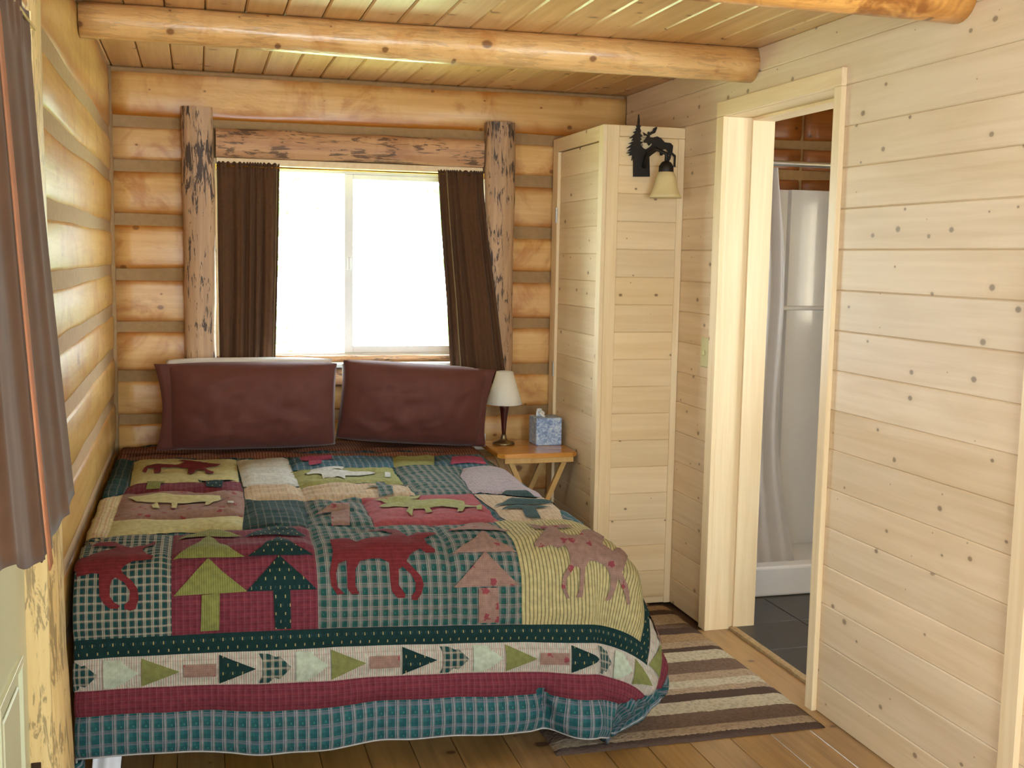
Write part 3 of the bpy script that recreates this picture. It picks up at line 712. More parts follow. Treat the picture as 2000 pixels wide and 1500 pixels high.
mk('base_pan', bm_join(box(SX0, SX1, SY0, SY0+.09, .0125, .15, .012, 3), box(SX0, SX1, SY0+.0905, SY1, .0125, .055, .004)), M['fibreglass'], sh)
prof = []
rr = .10
prof += [(SX0+.04, SY0+.02), (SX0+.04, SY1-.03-rr)]
for k in range(1, 9):
    a = math.pi-math.pi/2*k/8; prof.append((SX0+.04+rr+rr*math.cos(a), SY1-.03-rr+rr*math.sin(a)))
prof.append((SX0+.5, SY1-.03))
prof += [(2.83, SY1-.03), (2.845, SY1-.034), (2.855, SY1-.052), (2.87, SY1-.056)]
prof += [(SX1-.04-rr, SY1-.056)]
for k in range(1, 9):
    a = math.pi/2-math.pi/2*k/8; prof.append((SX1-.04-rr+rr*math.cos(a), SY1-.056-rr+rr*math.sin(a)))
prof.append((SX1-.04, SY0+.02))
outer = [(SX1-.005, SY0+.02), (SX1-.005, SY1-.002), (SX0+.005, SY1-.002), (SX0+.005, SY0+.02)]
su = mk('surround', extrude(prof+outer, 'z', .056, 1.86), M['fibreglass'], sh); autosmooth(su, 40)
mk('ledge', box(2.66, 3.15, SY1-.075, SY1-.0565, 1.262, 1.285, .008, 3), M['fibreglass'], sh)
srod = mk('shower_rod', tube([(XR+.166, SY0+.15, 1.935), (XBATH-.001, SY0+.15, 1.935)], .0125, 14), M['steel'], smooth=True, label='chrome shower curtain rod above the white stall', cat='shower rod')
# bunched shower curtain
Vs, Fs = [], []; nn, mm = 60, 30
for k in range(mm+1):
    f = k/mm; z = 1.915+(.11-1.915)*f
    wd = .225+.15*f**1.5+.015*math.sin(f*6)
    for i in range(nn+1):
        u = i/nn
        xx = 2.262+wd*u+(.02*math.sin(f*7) if u > .5 else 0)*u
        yy = SY0+.150+(.030*(1-.3*f))*math.sin(u*2*math.pi*4.2+f*1.5)+.01*math.sin(u*23)-.01*f
        Vs.append((xx, yy-.0+.05*f*f*0, z))
for k in range(mm):
    for i in range(nn): Fs.append([k*(nn+1)+i, k*(nn+1)+i+1, (k+1)*(nn+1)+i+1, (k+1)*(nn+1)+i])
scur = empty('shower_curtain', (2.3, SY0, .2), label='pale translucent shower curtain bunched at the end of the rod', cat='curtain')
mk('panel', (Vs, Fs), M['shower_cloth'], scur, smooth=True, recalc=False)
for k in range(5):
    cx = 2.270+k*.036
    pts = [(cx, SY0+.15+.021*math.cos(a), 1.931+.021*math.sin(a)) for a in [2*math.pi*q/16 for q in range(17)]]
    mk('ring', tube(pts, .002, 6, cap=False), M['vinyl'], scur, smooth=True)

# ------------------------------------------------------------------ rug
def rug_mat():
    t = NT('striped_rug_pile'); tc = t.n('ShaderNodeTexCoord')
    y = t.n('ShaderNodeSeparateXYZ', {0: tc.outputs['Object']}).outputs[1]
    nz_ = t.n('ShaderNodeTexNoise', {'Vector': tc.outputs['Object'], 'Scale': 90., 'Detail': 2.}).outputs[0]
    big = t.n('ShaderNodeTexNoise', {'Vector': tc.outputs['Object'], 'Scale': 5., 'Detail': 2.}).outputs[0]
    y = t.math('ADD', y, t.math('ADD', t.math('MULTIPLY', t.math('SUBTRACT', nz_, .5), .012), t.math('MULTIPLY', t.math('SUBTRACT', big, .5), .012)))
    L0, L1 = RUG[2], RUG[3]; yc = (L0+L1)/2; H = L1-L0
    dk, br, lt, be, tn = (80, 64, 56), (112, 92, 78), (186, 176, 152), (164, 144, 120), (156, 130, 98)
    edges = [(3.11, dk), (3.137, be), (3.193, br), (3.294, lt), (3.391, dk), (3.449, be), (3.50, lt), (3.56, be), (3.63, br), (3.741, lt), (3.845, dk), (3.884, be), (3.945, tn), (4.038, dk), (4.11, br), (4.16, be), (4.283, dk), (4.345, tn), (4.40, dk)]
    f = t.math('DIVIDE', t.math('ADD', y, H/2), H)
    col = t.ramp(f, [(max(0, (e-L0)/H), lin(*c)) for e, c in edges], 'CONSTANT')
    col = t.mix(t.math('MULTIPLY', t.math('SUBTRACT', 1., smoothmask(t, nz_, .3, .6)), .35), col, lin(70, 56, 46))
    t.link(col, 'Base Color'); t.b.inputs['Roughness'].default_value = .95; t.b.inputs['Specular IOR Level'].default_value = .1
    t.bump(nz_, .6, .01); return t.m
RUG = (1.03, 1.945, 3.11, 4.445)
M['rug'] = rug_mat()
V, F = [], []
nx, ny = 50, 70
for j in range(ny+1):
    for i in range(nx+1):
        x = RUG[0]+(RUG[1]-RUG[0])*i/nx; y = RUG[2]+(RUG[3]-RUG[2])*j/ny
        e = min(1, min(i, nx-i, j, ny-j)/1.5)
        V.append((x+.004*noise.noise((y*7, 1, 3))*(1 if i in (0, nx) else 0), y+.003*noise.noise((x*9, 2, 5)), .003+.009*e+.0015*noise.noise((x*20, y*20, 0))))
for j in range(ny):
    for i in range(nx): F.append([j*(nx+1)+i, j*(nx+1)+i+1, (j+1)*(nx+1)+i+1, (j+1)*(nx+1)+i])
bnd = [i for i in range(nx+1)]+[j*(nx+1)+nx for j in range(1, ny+1)]+[ny*(nx+1)+i for i in range(nx-1, -1, -1)]+[j*(nx+1) for j in range(ny-1, 0, -1)]
b0 = len(V)
for q in bnd: V.append((V[q][0], V[q][1], .0005))
for q in range(len(bnd)): F.append([bnd[q], b0+q, b0+(q+1) % len(bnd), bnd[(q+1) % len(bnd)]])
mk('rug', (V, F), M['rug'], smooth=True, label='brown and beige striped rug on the floor between bed and doorway', cat='rug')

# ------------------------------------------------------------------ bed
ZTOP = .655
bed = empty('bed', (.41, 4.1, 0), label='queen bed with mattress on a box spring under the patchwork quilt', cat='bed')
mk('mattress', box(XL+.085, 1.10, 3.24, 5.12, .36, .615, .05, 4), M['white_cloth'], bed)
mk('box_spring', box(XL+.085, 1.10, 3.24, 5.12, .17, .357, .02, 2), M['white_cloth'], bed)
for bx in (-.24, .97):
    for by in (3.55, 5.04):
        mk('leg', lathe([(.028, .0), (.032, .02), (.032, .168)], bx, by, 16), M['iron'], bed)

# quilt surface -----------------------------------------------------------------
SX_, TW, TL = -.312, 1.442, 1.86           # world X of s=0, flat width, flat length (t=0 at Y=5.12)
Y_HEAD = 5.12
R_F, R_R, R_L, R_C = .145, .14, .022, .20
def sstep(x, a, b):
    q = np.clip((x-a)/(b-a), 0, 1); return q*q*(3-2*q)
def quilt_base(s, t):
    s = np.asarray(s, float); t = np.asarray(t, float)
    t = t+.040*(s-.60)*sstep(t, .3, 1.6)          # laid slightly askew
    dsr = np.maximum(s-TW, 0); dsl = np.maximum(-s, 0); dt = np.maximum(t-TL, 0)
    ds = np.where(dsr > 0, dsr, dsl); sgn = np.where(dsl > 0, -1., 1.)
    r = np.hypot(ds, dt); th = np.arctan2(ds, np.maximum(dt, 1e-9)); th = np.where(r < 1e-9, 0, th)
    w2 = np.sin(th)**2
    foot = sstep(t, .55, 1.5)
    Rs = np.where(sgn > 0, .10+(R_R-.10)*foot, R_L)
    cor = np.sin(2*th)**2
    rad = R_F*(1-w2)+Rs*w2+np.where(sgn > 0, (R_C-.14), .0)*cor
    aend = np.radians(87*(1-w2)+np.where(sgn > 0, 90.-20*foot, 90.)*w2 - np.where(sgn > 0, 8., 0)*cor)
    curl = np.where(sgn > 0, np.radians(62)*cor, 0)
    o = np.zeros_like(r); d = np.zeros_like(r); K = 70
    for k in range(K):
        q = (k+.5)/K*r
        al = np.minimum(q/rad, aend)
        al = al + curl*sstep(q, .46, .66)
        o += np.cos(al)*r/K; d += np.sin(al)*r/K
    x = SX_+np.clip(s, 0, TW)+sgn*o*np.sin(th)
    y = Y_HEAD-np.clip(t, 0, TL)-o*np.cos(th)
    z = ZTOP-d
    # soft folds that grow towards the hem
    g = sstep(d, .18, .55)
    front = np.cos(th)**2*(dt > 0)
    fold = .010*np.sin(s*2*np.pi/.47+.6)+.006*np.sin(s*2*np.pi/.23+2)
    fold = fold-.045*np.exp(-((s-1.275-(d-.4)*.25)/.045)**2)*sstep(d, .30, .55)+.03*np.exp(-((s-1.44)/.09)**2)
    y = y-g*front*fold
    y = y-.02*sstep(d, .1, .5)*front
    x = x+np.where(sgn > 0, 1, 0)*(np.sin(th)**2)*g*foot*(.02*np.sin(t*2*np.pi/.55)+.012*np.sin(t*2*np.pi/.23))
    z = z+g*front*.012*np.sin(s*2*np.pi/.9+.9)
    # gentle sag of the padding on top
    z = z+.012*np.sin(np.clip(s/TW, 0, 1)*np.pi)*(1-g)-.012
    return np.stack([x, np.clip(y, None, 5.135), np.maximum(z, .02)], -1)
GS0, GS1, GT0, GT1, GD = -.28, TW+.62, -.01, TL+.72, .0125
gs = np.arange(GS0, GS1, GD); gt = np.arange(GT0, GT1, GD)
SS, TT = np.meshgrid(gs, gt, indexing='ij')
Q0 = quilt_base(SS, TT)
px0, py0 = proj(Q0)
def inv(p, bnd=None):
    d = (px0-p[0])**2+(py0-p[1])**2
    # prefer the surface that faces the camera (smallest depth among near candidates)
    dep = (Q0-CC) @ CM[2]
    d = d+np.where(d < 400, (dep-dep.min())*20, 0)
    if bnd: d = d+np.where((SS < bnd[0]) | (SS > bnd[1]) | (TT < bnd[2]) | (TT > bnd[3]), 1e7, 0)
    d = d+np.where(SS < -.022, 1e7, 0)              # the strip tucked down at the wall is not in sight
    i, j = np.unravel_index(np.argmin(d), d.shape)
    s, t = SS[i, j], TT[i, j]
    for _ in range(8):
        e = 1e-3
        P = quilt_base(np.array([s, s+e, s]), np.array([t, t, t+e])); X, Y = proj(P)
        J = np.array([[(X[1]-X[0])/e, (X[2]-X[0])/e], [(Y[1]-Y[0])/e, (Y[2]-Y[0])/e]])
        try: dd = np.linalg.solve(J, [p[0]-X[0], p[1]-Y[0]])
        except Exception: break
        dd = np.clip(dd, -.05, .05); s = max(s+dd[0], -.02); t += dd[1]
    X, Y = proj(quilt_base(s, t))
    if (X-p[0])**2+(Y-p[1])**2 > 9: s, t = SS[i, j], TT[i, j]
    if bnd and not (bnd[0]-.02 < s < bnd[1]+.02 and bnd[2]-.02 < t < bnd[3]+.02): s, t = SS[i, j], TT[i, j]
    if s < -.015: s = -.09
    s = min(max(s, GS0+.01), GS1-.02); t = min(max(t, GT0+.005), GT1-.02)
    return (s, t)
tb = inv((600, 1228))[1]
sr = TW+.243
B1, B2, B3, B4 = .052, .138, .208, .322
TMAX, SMAX, SMIN, TMIN = tb+B4, sr+B4, -.26, .0

# fabrics ------------------------------------------------------------------------
def fabric(name, base, specs=(), blotch=None, rough=.9):
    """woven cotton; specs: ('u'|'v', period, width, offset, colour, strength) stripes or ('dot', pu, pv, wu, wv, colour, strength)"""
    t = NT(name); uv = t.n('ShaderNodeUVMap').outputs[0]; sp = t.n('ShaderNodeSeparateXYZ', {0: uv})
    U, Vv = sp.outputs[0], sp.outputs[1]; col = lin(*[q*.77 for q in base])
    def band(c, per, wd, off):
        f = t.math('FRACT', t.math('ADD', t.math('DIVIDE', c, per), off+50.))
        return t.math('LESS_THAN', f, wd/per)
    for s_ in specs:
        if s_[0] == 'dot':
            _, pu, pv, wu, wv, c, st = s_
            row = t.math('FLOOR', t.math('ADD', t.math('DIVIDE', Vv, pv), 50.))
            sh_ = t.math('MULTIPLY', t.math('MODULO', row, 2.), .5)
            fu = t.math('FRACT', t.math('ADD', t.math('ADD', t.math('DIVIDE', U, pu), 50.), sh_)); fv = t.math('FRACT', t.math('ADD', t.math('DIVIDE', Vv, pv), 50.))
            msk = t.math('MULTIPLY', t.math('LESS_THAN', fu, wu/pu), t.math('LESS_THAN', fv, wv/pv))
        elif s_[0] == 'w':                                  # diagonal twill
            _, per, wd, off, c, st = s_
            msk = band(t.math('ADD', U, Vv), per, wd, off)
        else:
            k_, per, wd, off, c, st = s_
            msk = band(U if k_ == 'u' else Vv, per, wd, off)
        col = t.mix(t.math('MULTIPLY', msk, st*.82), col, lin(*[q*.79 for q in c]))
    if blotch:
        sc, thr, c, st = blotch
        vo = t.n('ShaderNodeTexVoronoi', {'Vector': uv, 'Scale': sc}, voronoi_dimensions='2D')
        n_ = t.n('ShaderNodeTexNoise', {'Vector': uv, 'Scale': sc*6, 'Detail': 2.}).outputs[0]
        msk = t.math('LESS_THAN', t.math('ADD', vo.outputs['Distance'], t.math('MULTIPLY', t.math('SUBTRACT', n_, .5), .5)), thr)
        col = t.mix(t.math('MULTIPLY', msk, st), col, lin(*c))
    nn_ = t.n('ShaderNodeTexNoise', {'Vector': uv, 'Scale': 60., 'Detail': 3.}).outputs[0]
    col = t.mix(.22, col, t.ramp(nn_, [(.3, G1(.15)), (.7, G1(.9))]), 'OVERLAY')
    t.link(col, 'Base Color'); t.b.inputs['Roughness'].default_value = rough; t.b.inputs['Specular IOR Level'].default_value = .15
    t.bump(t.n('ShaderNodeTexNoise', {'Vector': uv, 'Scale': 35., 'Detail': 3., 'Distortion': .5}).outputs[0], .35, .008)
    return t.m
TEAL, TEALD, PALE, PINKL = (30, 96, 94), (24, 60, 62), (188, 172, 158), (170, 120, 122)
Fm = {}
Fm['plaid_big'] = fabric('teal_window_plaid', (48, 106, 108), [('u', .032, .015, .0, (30, 80, 90), .7), ('v', .034, .016, .1, (30, 78, 82), .6), ('u', .032, .008, .55, (168, 156, 160), .42), ('u', .032, .0018, .67, (200, 184, 184), .7), ('u', .032, .0018, .47, (200, 184, 184), .6), ('v', .034, .006, .6, (150, 130, 144), .42), ('v', .034, .0016, .7, (176, 146, 156), .5), ('dot', .032, .034, .004, .006, (70, 160, 140), .5)])
Fm['plaid_small'] = fabric('green_cream_plaid', (38, 86, 80), [('u', .021, .0085, .0, (22, 62, 64), .8), ('v', .021, .0085, .0, (22, 66, 64), .7), ('u', .021, .0075, .5, (186, 170, 150), .45), ('u', .021, .0016, .5, (206, 188, 164), .7), ('u', .021, .0016, .25, (206, 188, 164), .6), ('v', .021, .0065, .5, (186, 170, 150), .42), ('v', .021, .0016, .4, (206, 188, 164), .6), ('u', .021, .0012, .7, (110, 60, 62), .6)])
Fm['plaid_mid'] = fabric('green_rose_plaid', (46, 96, 88), [('u', .029, .013, .0, (28, 74, 70), .7), ('v', .030, .013, .0, (30, 78, 72), .6), ('u', .029, .010, .5, (170, 150, 142), .42), ('u', .029, .0018, .62, (200, 180, 168), .7), ('u', .029, .0018, .44, (200, 180, 168), .6), ('v', .030, .008, .5, (168, 140, 134), .38), ('v', .030, .0018, .62, (190, 156, 148), .6), ('dot', .029, .030, .003, .005, (70, 150, 130), .5)])
Fm['burgundy'] = fabric('burgundy_check', (116, 50, 62), [('u', .018, .006, 0, (104, 28, 40), .6), ('v', .018, .006, 0, (140, 58, 66), .5), ('u', .018, .0014, .5, (160, 96, 96), .5), ('v', .018, .0012, .5, (158, 90, 92), .45)])
Fm['red'] = fabric('brick_red_applique', (118, 40, 43), [('u', .012, .003, 0, (112, 34, 38), .5), ('v', .012, .003, 0, (146, 62, 62), .35)])
Fm['rose'] = fabric('rose_cotton', (172, 84, 88), [('u', .01, .003, 0, (160, 74, 80), .4)])
Fm['green_dot'] = fabric('dark_green_dotted', (20, 50, 48), [('dot', .026, .022, .003, .008, (206, 184, 120), .85), ('dot', .013, .044, .0022, .006, (60, 88, 96), .8)])
Fm['cream_stripe'] = fabric('cream_ticking', (212, 204, 184), [('u', .0125, .0028, 0, (150, 86, 92), .65), ('u', .0125, .0022, .45, (66, 98, 98), .65), ('v', .034, .003, 0, (170, 130, 120), .4)])
Fm['cream_pink'] = fabric('cream_pink_stripe', (214, 196, 148), [('u', .022, .006, 0, (178, 120, 96), .6), ('u', .022, .0018, .5, (120, 70, 60), .55)])
Fm['yellow_stripe'] = fabric('yellow_ticking', (204, 188, 132), [('u', .0115, .0034, 0, (78, 74, 48), .85)])
Fm['cream'] = fabric('plain_cream', (206, 198, 142))
Fm['olive'] = fabric('olive_ticking', (144, 146, 80), [('u', .0062, .0022, 0, (98, 100, 34), .7)])
Fm['olive_band'] = fabric('olive_twill', (138, 140, 84), [('w', .006, .0025, 0, (108, 110, 48), .7)])
Fm['tan_leaf'] = fabric('tan_leaf_print', (160, 130, 116), [('u', .006, .002, 0, (150, 104, 88), .5), ('v', .006, .002, 0, (150, 100, 84), .4)], blotch=(16., .13, (116, 40, 52), .85))
Fm['mint'] = fabric('pale_mint', (196, 206, 182), [('u', .006, .002, 0, (176, 190, 166), .5)])
Fm['pale_green'] = fabric('pale_sage', (166, 166, 104), [('u', .01, .003, 0, (150, 150, 90), .3)])
Fm['white'] = fabric('soft_white', (220, 222, 214), [('u', .02, .002, 0, (190, 170, 170), .4)])
Fm['lilac'] = fabric('pale_lilac_print', (188, 172, 176), [('u', .012, .003, 0, (160, 140, 150), .4), ('v', .02, .003, 0, (170, 150, 156), .3)])
Fm['blue_plaid'] = fabric('dusty_blue_plaid', (84, 122, 140), [('u', .026, .006, 0, (186, 178, 186), .5), ('v', .024, .006, 0, (40, 92, 100), .6), ('u', .026, .003, .5, (40, 70, 90), .6)])
Fm['pink'] = fabric('pink_cotton', (178, 78, 104), [('u', .014, .004, 0, (150, 60, 84), .4)])
Fm['dark_plaid'] = fabric('dark_pine_plaid', (26, 58, 56), [('u', .024, .004, 0, (150, 136, 120), .45), ('v', .026, .006, 0, (36, 84, 76), .6), ('v', .026, .003, .5, (150, 120, 100), .3)])
Fm['peach_stripe'] = fabric('peach_cream_stripe', (212, 190, 158), [('u', .03, .006, 0, (176, 136, 108), .5), ('u', .03, .002, .5, (150, 96, 80), .4), ('v', .03, .003, .2, (190, 150, 120), .4)])
Fm['brown_stripe'] = fabric('brown_stripe', (120, 70, 52), [('u', .012, .004, 0, (176, 136, 100), .6)])
Fm['slate_tree'] = fabric('slate_green_print', (64, 86, 84), [('u', .012, .003, 0, (44, 64, 66), .6)])
Fm['binding'] = fabric('white_binding', (206, 204, 200))

# patch outlines in photo pixels ---------------------------------------------------
def cr(ox, oy, k, pts): return [(ox+k*a, oy+k*b) for a, b in pts]
cA = lambda p: cr(200, 860, .23, p)
cB = lambda p: cr(600, 860, .23, p)
cC = lambda p: cr(960, 900, .26667, p)
cD = lambda p: cr(100, 1000, .18, p)
cE = lambda p: cr(100, 1180, .3, p)
cF = lambda p: cr(680, 1180, .33, p)
cG = lambda p: cr(460, 880, .18, p)
def px_cut(pts):
    out = []
    for a, b in zip(pts, pts[1:]+pts[:1]):
        n_ = max(1, int(math.hypot(b[0]-a[0], b[1]-a[1])/14))
        out += [(a[0]+(b[0]-a[0])*k/n_, a[1]+(b[1]-a[1])*k/n_) for k in range(n_)]
    return out
PX = lambda pts, bnd=None: [inv(p, bnd) for p in px_cut(pts)]
PATCH = []     # (name, st-polygon, fabric, layer)
def patch(name, st, fab, layer=1): PATCH.append((name, st, fab, layer))
# border bands (straight in the cloth)
def front_band(t0, t1, s1, fab, name='border_band', s0=SMIN): patch(name, [(s0, t0), (s1, t0), (s1, t1), (s0, t1)], fab)
front_band(tb, tb+B1, sr+B1, 'green_dot')
front_band(tb+B1, tb+B2, sr+B2, 'cream_stripe')
front_band(tb+B2, tb+B3, sr+B3, 'burgundy')
front_band(tb+B3, TMAX, SMAX, 'plaid_big')
for a, b, fab in ((0, B1, 'green_dot'), (B1, B2, 'cream_stripe'), (B2, B3, 'burgundy'), (B3, B4, 'plaid_big')):
    patch('border_band', [(sr+a, TMIN+.10), (sr+b, TMIN+.10), (sr+b, tb+a), (sr+a, tb+a)], fab)
# arrows along the bands
s_ol = inv((277, 1310))[0]; IW = .1015
seq = ['olive_band', 'tan_leaf', 'green_dot', 'plaid_small', 'mint']
for k in range(-3, 20):
    s0 = s_ol+k*IW
    if s0 < SMIN+.01 or s0+IW*.95 > sr+B2: continue
    f = seq[k % 5]; a, b = tb+B1+.005, tb+B2-.004; mid = (a+b)/2
    if f == 'tan_leaf': patch('arrow_shaft', [(s0+.006, mid-.017), (s0+.094, mid-.017), (s0+.094, mid+.017), (s0+.006, mid+.017)], f, 2)
    elif f == 'plaid_small': patch('arrow_fletch', [(s0+.004, a), (s0+.03, a+.002), (s0+.05, mid-.028), (s0+.06, mid-.03), (s0+.092, mid), (s0+.06, mid+.03), (s0+.045, mid+.026), (s0+.03, b), (s0+.004, b), (s0+.014, mid+.02), (s0+.014, mid-.02)], f, 2)
    elif f == 'mint': patch('arrow_fletch', [(s0+.004, a), (s0+.05, a+.002), (s0+.056, mid-.026), (s0+.094, mid), (s0+.056, mid+.026), (s0+.03, b), (s0+.004, b)], f, 2)
    else: patch('arrow_head', [(s0, a), (s0+.098, mid), (s0, b)], f, 2)
for k in range(0, 18):
    t0 = tb-.05-k*IW
    if t0 < .2: continue
    f = seq[k % 5]; a, b = sr+B1+.005, sr+B2-.004; mid = (a+b)/2
    if f == 'tan_leaf': patch('arrow_shaft', [(mid-.017, t0), (mid+.017, t0), (mid+.017, t0+.09), (mid-.017, t0+.09)], f, 2)
    else: patch('arrow_head', [(a, t0+.098), (mid, t0), (b, t0+.098)], f, 2)
# row of blocks over the foot edge
t_r1 = inv((560, 1036))[1]
sc1, sc2, sc3, sc4 = inv((335, 1200))[0], inv((621, 1190))[0], inv((885, 1180))[0], inv((1018, 1180))[0]
def block(a, b, fab, top=None): patch('patch_block', [(a, top if top is not None else t_r1), (b, top if top is not None else t_r1), (b, tb), (a, tb)], fab)
t_l1 = inv((250, 1053))[1]
block(SMIN, sc1, 'plaid_small', t_r1)
block(sc1, sc2, 'burgundy'); block(sc2, sc3, 'plaid_mid'); block(sc3, sc4, 'plaid_mid'); block(sc4, sr, 'yellow_stripe', inv((1080, 1020))[1])
# second and third rows on top of the bed
def blk(px, fab, name='patch_block', layer=1, bnd=None): patch(name, PX(px, bnd), fab, layer)
blk([(181, 984), (241, 968), (221, 1023), (208, 1056), (168, 1072), (145, 1090), (152, 1040)], 'cream_pink')
blk([(241, 967), (475, 965), (479, 996), (476, 1013), (221, 1023)], 'tan_leaf')
blk([(221, 1023), (476, 1013), (473, 1036), (340, 1043), (207, 1057)], 'cream')
blk([(253, 950), (470, 946), (476, 965), (241, 967)], 'burgundy')
blk(cA([(380, 385), (500, 380), (540, 400), (500, 420), (490, 452), (372, 454), (385, 425)]), 'olive', 'applique_piece', 2)
blk(cA([(810, 372), (1140, 376), (1030, 395), (1018, 446), (884, 446), (880, 398)]), 'green_dot', 'applique_piece', 2)
blk([(263, 903), (462, 901), (467, 945), (254, 949)], 'cream')
blk([(205, 905), (262, 900), (243, 965), (182, 983), (188, 950)], 'dark_plaid')
blk([(462, 902), (561, 900), (586, 953), (475, 952)], 'white')
blk([(476, 953), (586, 954), (598, 980), (479, 982)], 'peach_stripe')
blk([(479, 982), (596, 981), (606, 1034), (474, 1036)], 'dark_plaid')
blk([(562, 899), (766, 894), (770, 915), (568, 922)], 'blue_plaid')
blk(cG([(690, 150), (800, 120), (1040, 120), (1050, 150), (940, 165), (930, 205), (800, 208), (790, 175)]), 'pink', 'applique_piece', 2)
blk([(568, 923), (764, 916), (788, 948), (585, 956)], 'pale_green')
blk([(585, 957), (798, 949), (811, 973), (705, 979), (593, 982)], 'peach_stripe')
blk(cG([(1400, 460), (1530, 440), (1520, 385), (1620, 380), (1640, 430), (1700, 440), (1710, 520), (1560, 535), (1540, 465)]), 'plaid_mid', 'applique_piece', 2)
blk([(593, 983), (705, 981), (732, 1034), (604, 1035)], 'plaid_mid')
blk(cG([(1030, 640), (1230, 640), (1240, 700), (1240, 840), (1040, 845), (1040, 740), (860, 740), (1030, 700)]), 'tan_leaf', 'applique_piece', 2)
blk([(766, 894), (848, 893), (848, 913), (770, 915)], 'pale_green')
blk([(848, 893), (946, 893), (957, 913), (905, 917), (848, 914)], 'blue_plaid')
blk(cB([(1230, 185), (1480, 180), (1520, 230), (1215, 235)]), 'pink', 'applique_piece', 2)
blk([(770, 916), (848, 914), (905, 917), (897, 931), (922, 969), (812, 973), (788, 948)], 'plaid_mid')
blk([(705, 981), (812, 974), (923, 970), (976, 1023), (733, 1033)], 'rose')
blk([(905, 918), (957, 914), (985, 924), (1060, 974), (1010, 975), (938, 967), (924, 969), (898, 931)], 'lilac')
blk([(925, 970), (1010, 976), (1062, 976), (1090, 1000), (1100, 1019), (992, 1021)], 'peach_stripe')
blk([(214, 893), (330, 888), (640, 889), (940, 888), (946, 892), (640, 897), (262, 900), (206, 904)], 'brown_stripe')
patch('head_border', [(SMIN+.01, .02), (TW+.12, .02), (TW+.12, inv((640, 890))[1]-.004), (SMIN+.01, inv((300, 893))[1]-.012)], 'brown_stripe')
# appliques
red2 = [(190, 890), (300, 870), (420, 905), (560, 875), (690, 868), (725, 850), (640, 822), (500, 802), (640, 798), (740, 812), (800, 835), (850, 862), (900, 850), (930, 835), (1080, 825), (1095, 845), (990, 880), (1010, 920), (1080, 965), (1075, 990), (1000, 992), (950, 962), (900, 980), (868, 1000), (835, 1050), (900, 1110), (960, 1170), (980, 1230), (960, 1300), (920, 1350), (880, 1345), (880, 1310), (910, 1280), (912, 1215), (870, 1150), (800, 1095), (768, 1115), (768, 1230), (825, 1300), (820, 1330), (760, 1330), (710, 1280), (695, 1180), (690, 1060), (620, 1032), (520, 1040), (440, 1060), (402, 1120), (402, 1240), (435, 1300), (370, 1305), (335, 1260), (330, 1050), (260, 1080), (240, 1150), (252, 1250), (312, 1300), (250, 1310), (200, 1240), (185, 1150), (205, 1050), (215, 980)]
blk(cB(red2), 'red', 'moose_applique', 2)
red1 = [(170, 700), (260, 620), (400, 550), (520, 500), (690, 472), (720, 450), (560, 440), (430, 450), (520, 410), (680, 400), (760, 410), (800, 445), (870, 462), (940, 440), (1050, 400), (1135, 370), (1135, 400), (1060, 430), (990, 470), (1040, 510), (1110, 540), (1095, 575), (1000, 590), (900, 590), (800, 640), (765, 680), (790, 720), (880, 780), (940, 850), (955, 950), (920, 1050), (860, 1070), (800, 1050), (800, 1010), (850, 970), (860, 880), (800, 800), (700, 752), (662, 780), (640, 850), (640, 930), (690, 990), (750, 1020), (730, 1050), (640, 1050), (570, 1000), (530, 930), (525, 820), (525, 720), (460, 715), (300, 750), (180, 805)]
blk([(max(a, 152), b) for a, b in cD(red1)], 'red', 'moose_applique', 2)
tanm = [(305, 640), (350, 590), (400, 545), (370, 545), (320, 541), (250, 512), (330, 526), (378, 532), (376, 506), (404, 530), (430, 522), (470, 520), (520, 511), (600, 520), (540, 536), (480, 542), (490, 562), (560, 580), (640, 580), (720, 620), (800, 640), (870, 690), (900, 760), (930, 830), (980, 930), (992, 1050), (975, 1050), (955, 960), (910, 862), (902, 930), (870, 1010), (830, 1020), (860, 950), (865, 860), (830, 790), (760, 752), (700, 752), (672, 790), (665, 890), (650, 990), (605, 990), (630, 930), (635, 800), (600, 782), (540, 860), (530, 920), (560, 1000), (540, 1000), (500, 920), (505, 850), (565, 770), (560, 700), (530, 650), (480, 670), (420, 652), (350, 665), (310, 655)]
blk(cC(tanm), 'tan_leaf', 'moose_applique', 2, (sc4, sr-.01, t_r1-.12, tb))
def tree3(tiers, trunk, fab):
    for tr_ in tiers: blk(cA(tr_) if fab != 'tan_leaf' else cB(tr_), fab, 'tree_applique', 2)
    blk(trunk, fab, 'tree_trunk_applique', 2)
tree3([[(640, 887), (905, 783), (1190, 866)], [(600, 1050), (905, 872), (1210, 1025)], [(605, 1330), (900, 1040), (1230, 1290)]], [(394, 1164), (429, 1160), (428, 1229), (392, 1231)], 'olive')
tree3([[(1210, 867), (1470, 752), (1730, 852)], [(1230, 1022), (1490, 872), (1790, 1000)], [(1222, 1290), (1500, 1012), (1820, 1270)]], [(533, 1154), (566, 1153), (568, 1226), (537, 1227)], 'green_dot')
tree3([[(1190, 815), (1360, 745), (1500, 742), (1720, 800)], [(1225, 990), (1490, 822), (1780, 970)], [(1240, 1250), (1500, 972), (1790, 1230)]], [(933, 1148), (970, 1147), (972, 1214), (932, 1215)], 'tan_leaf')
blk(cB([(550, 548), (680, 560), (720, 540), (960, 510), (940, 540), (870, 558), (960, 560), (1200, 553), (1330, 560), (1340, 590), (1430, 600), (1480, 588), (1482, 640), (1440, 640), (1430, 615), (1340, 620), (1310, 655), (1270, 650), (1280, 625), (1150, 605), (1040, 620), (1060, 655), (1010, 660), (990, 630), (900, 630), (890, 680), (840, 655), (860, 620), (780, 600), (680, 620), (610, 615), (650, 590), (700, 585)]), 'pale_green', 'moose_applique', 2)
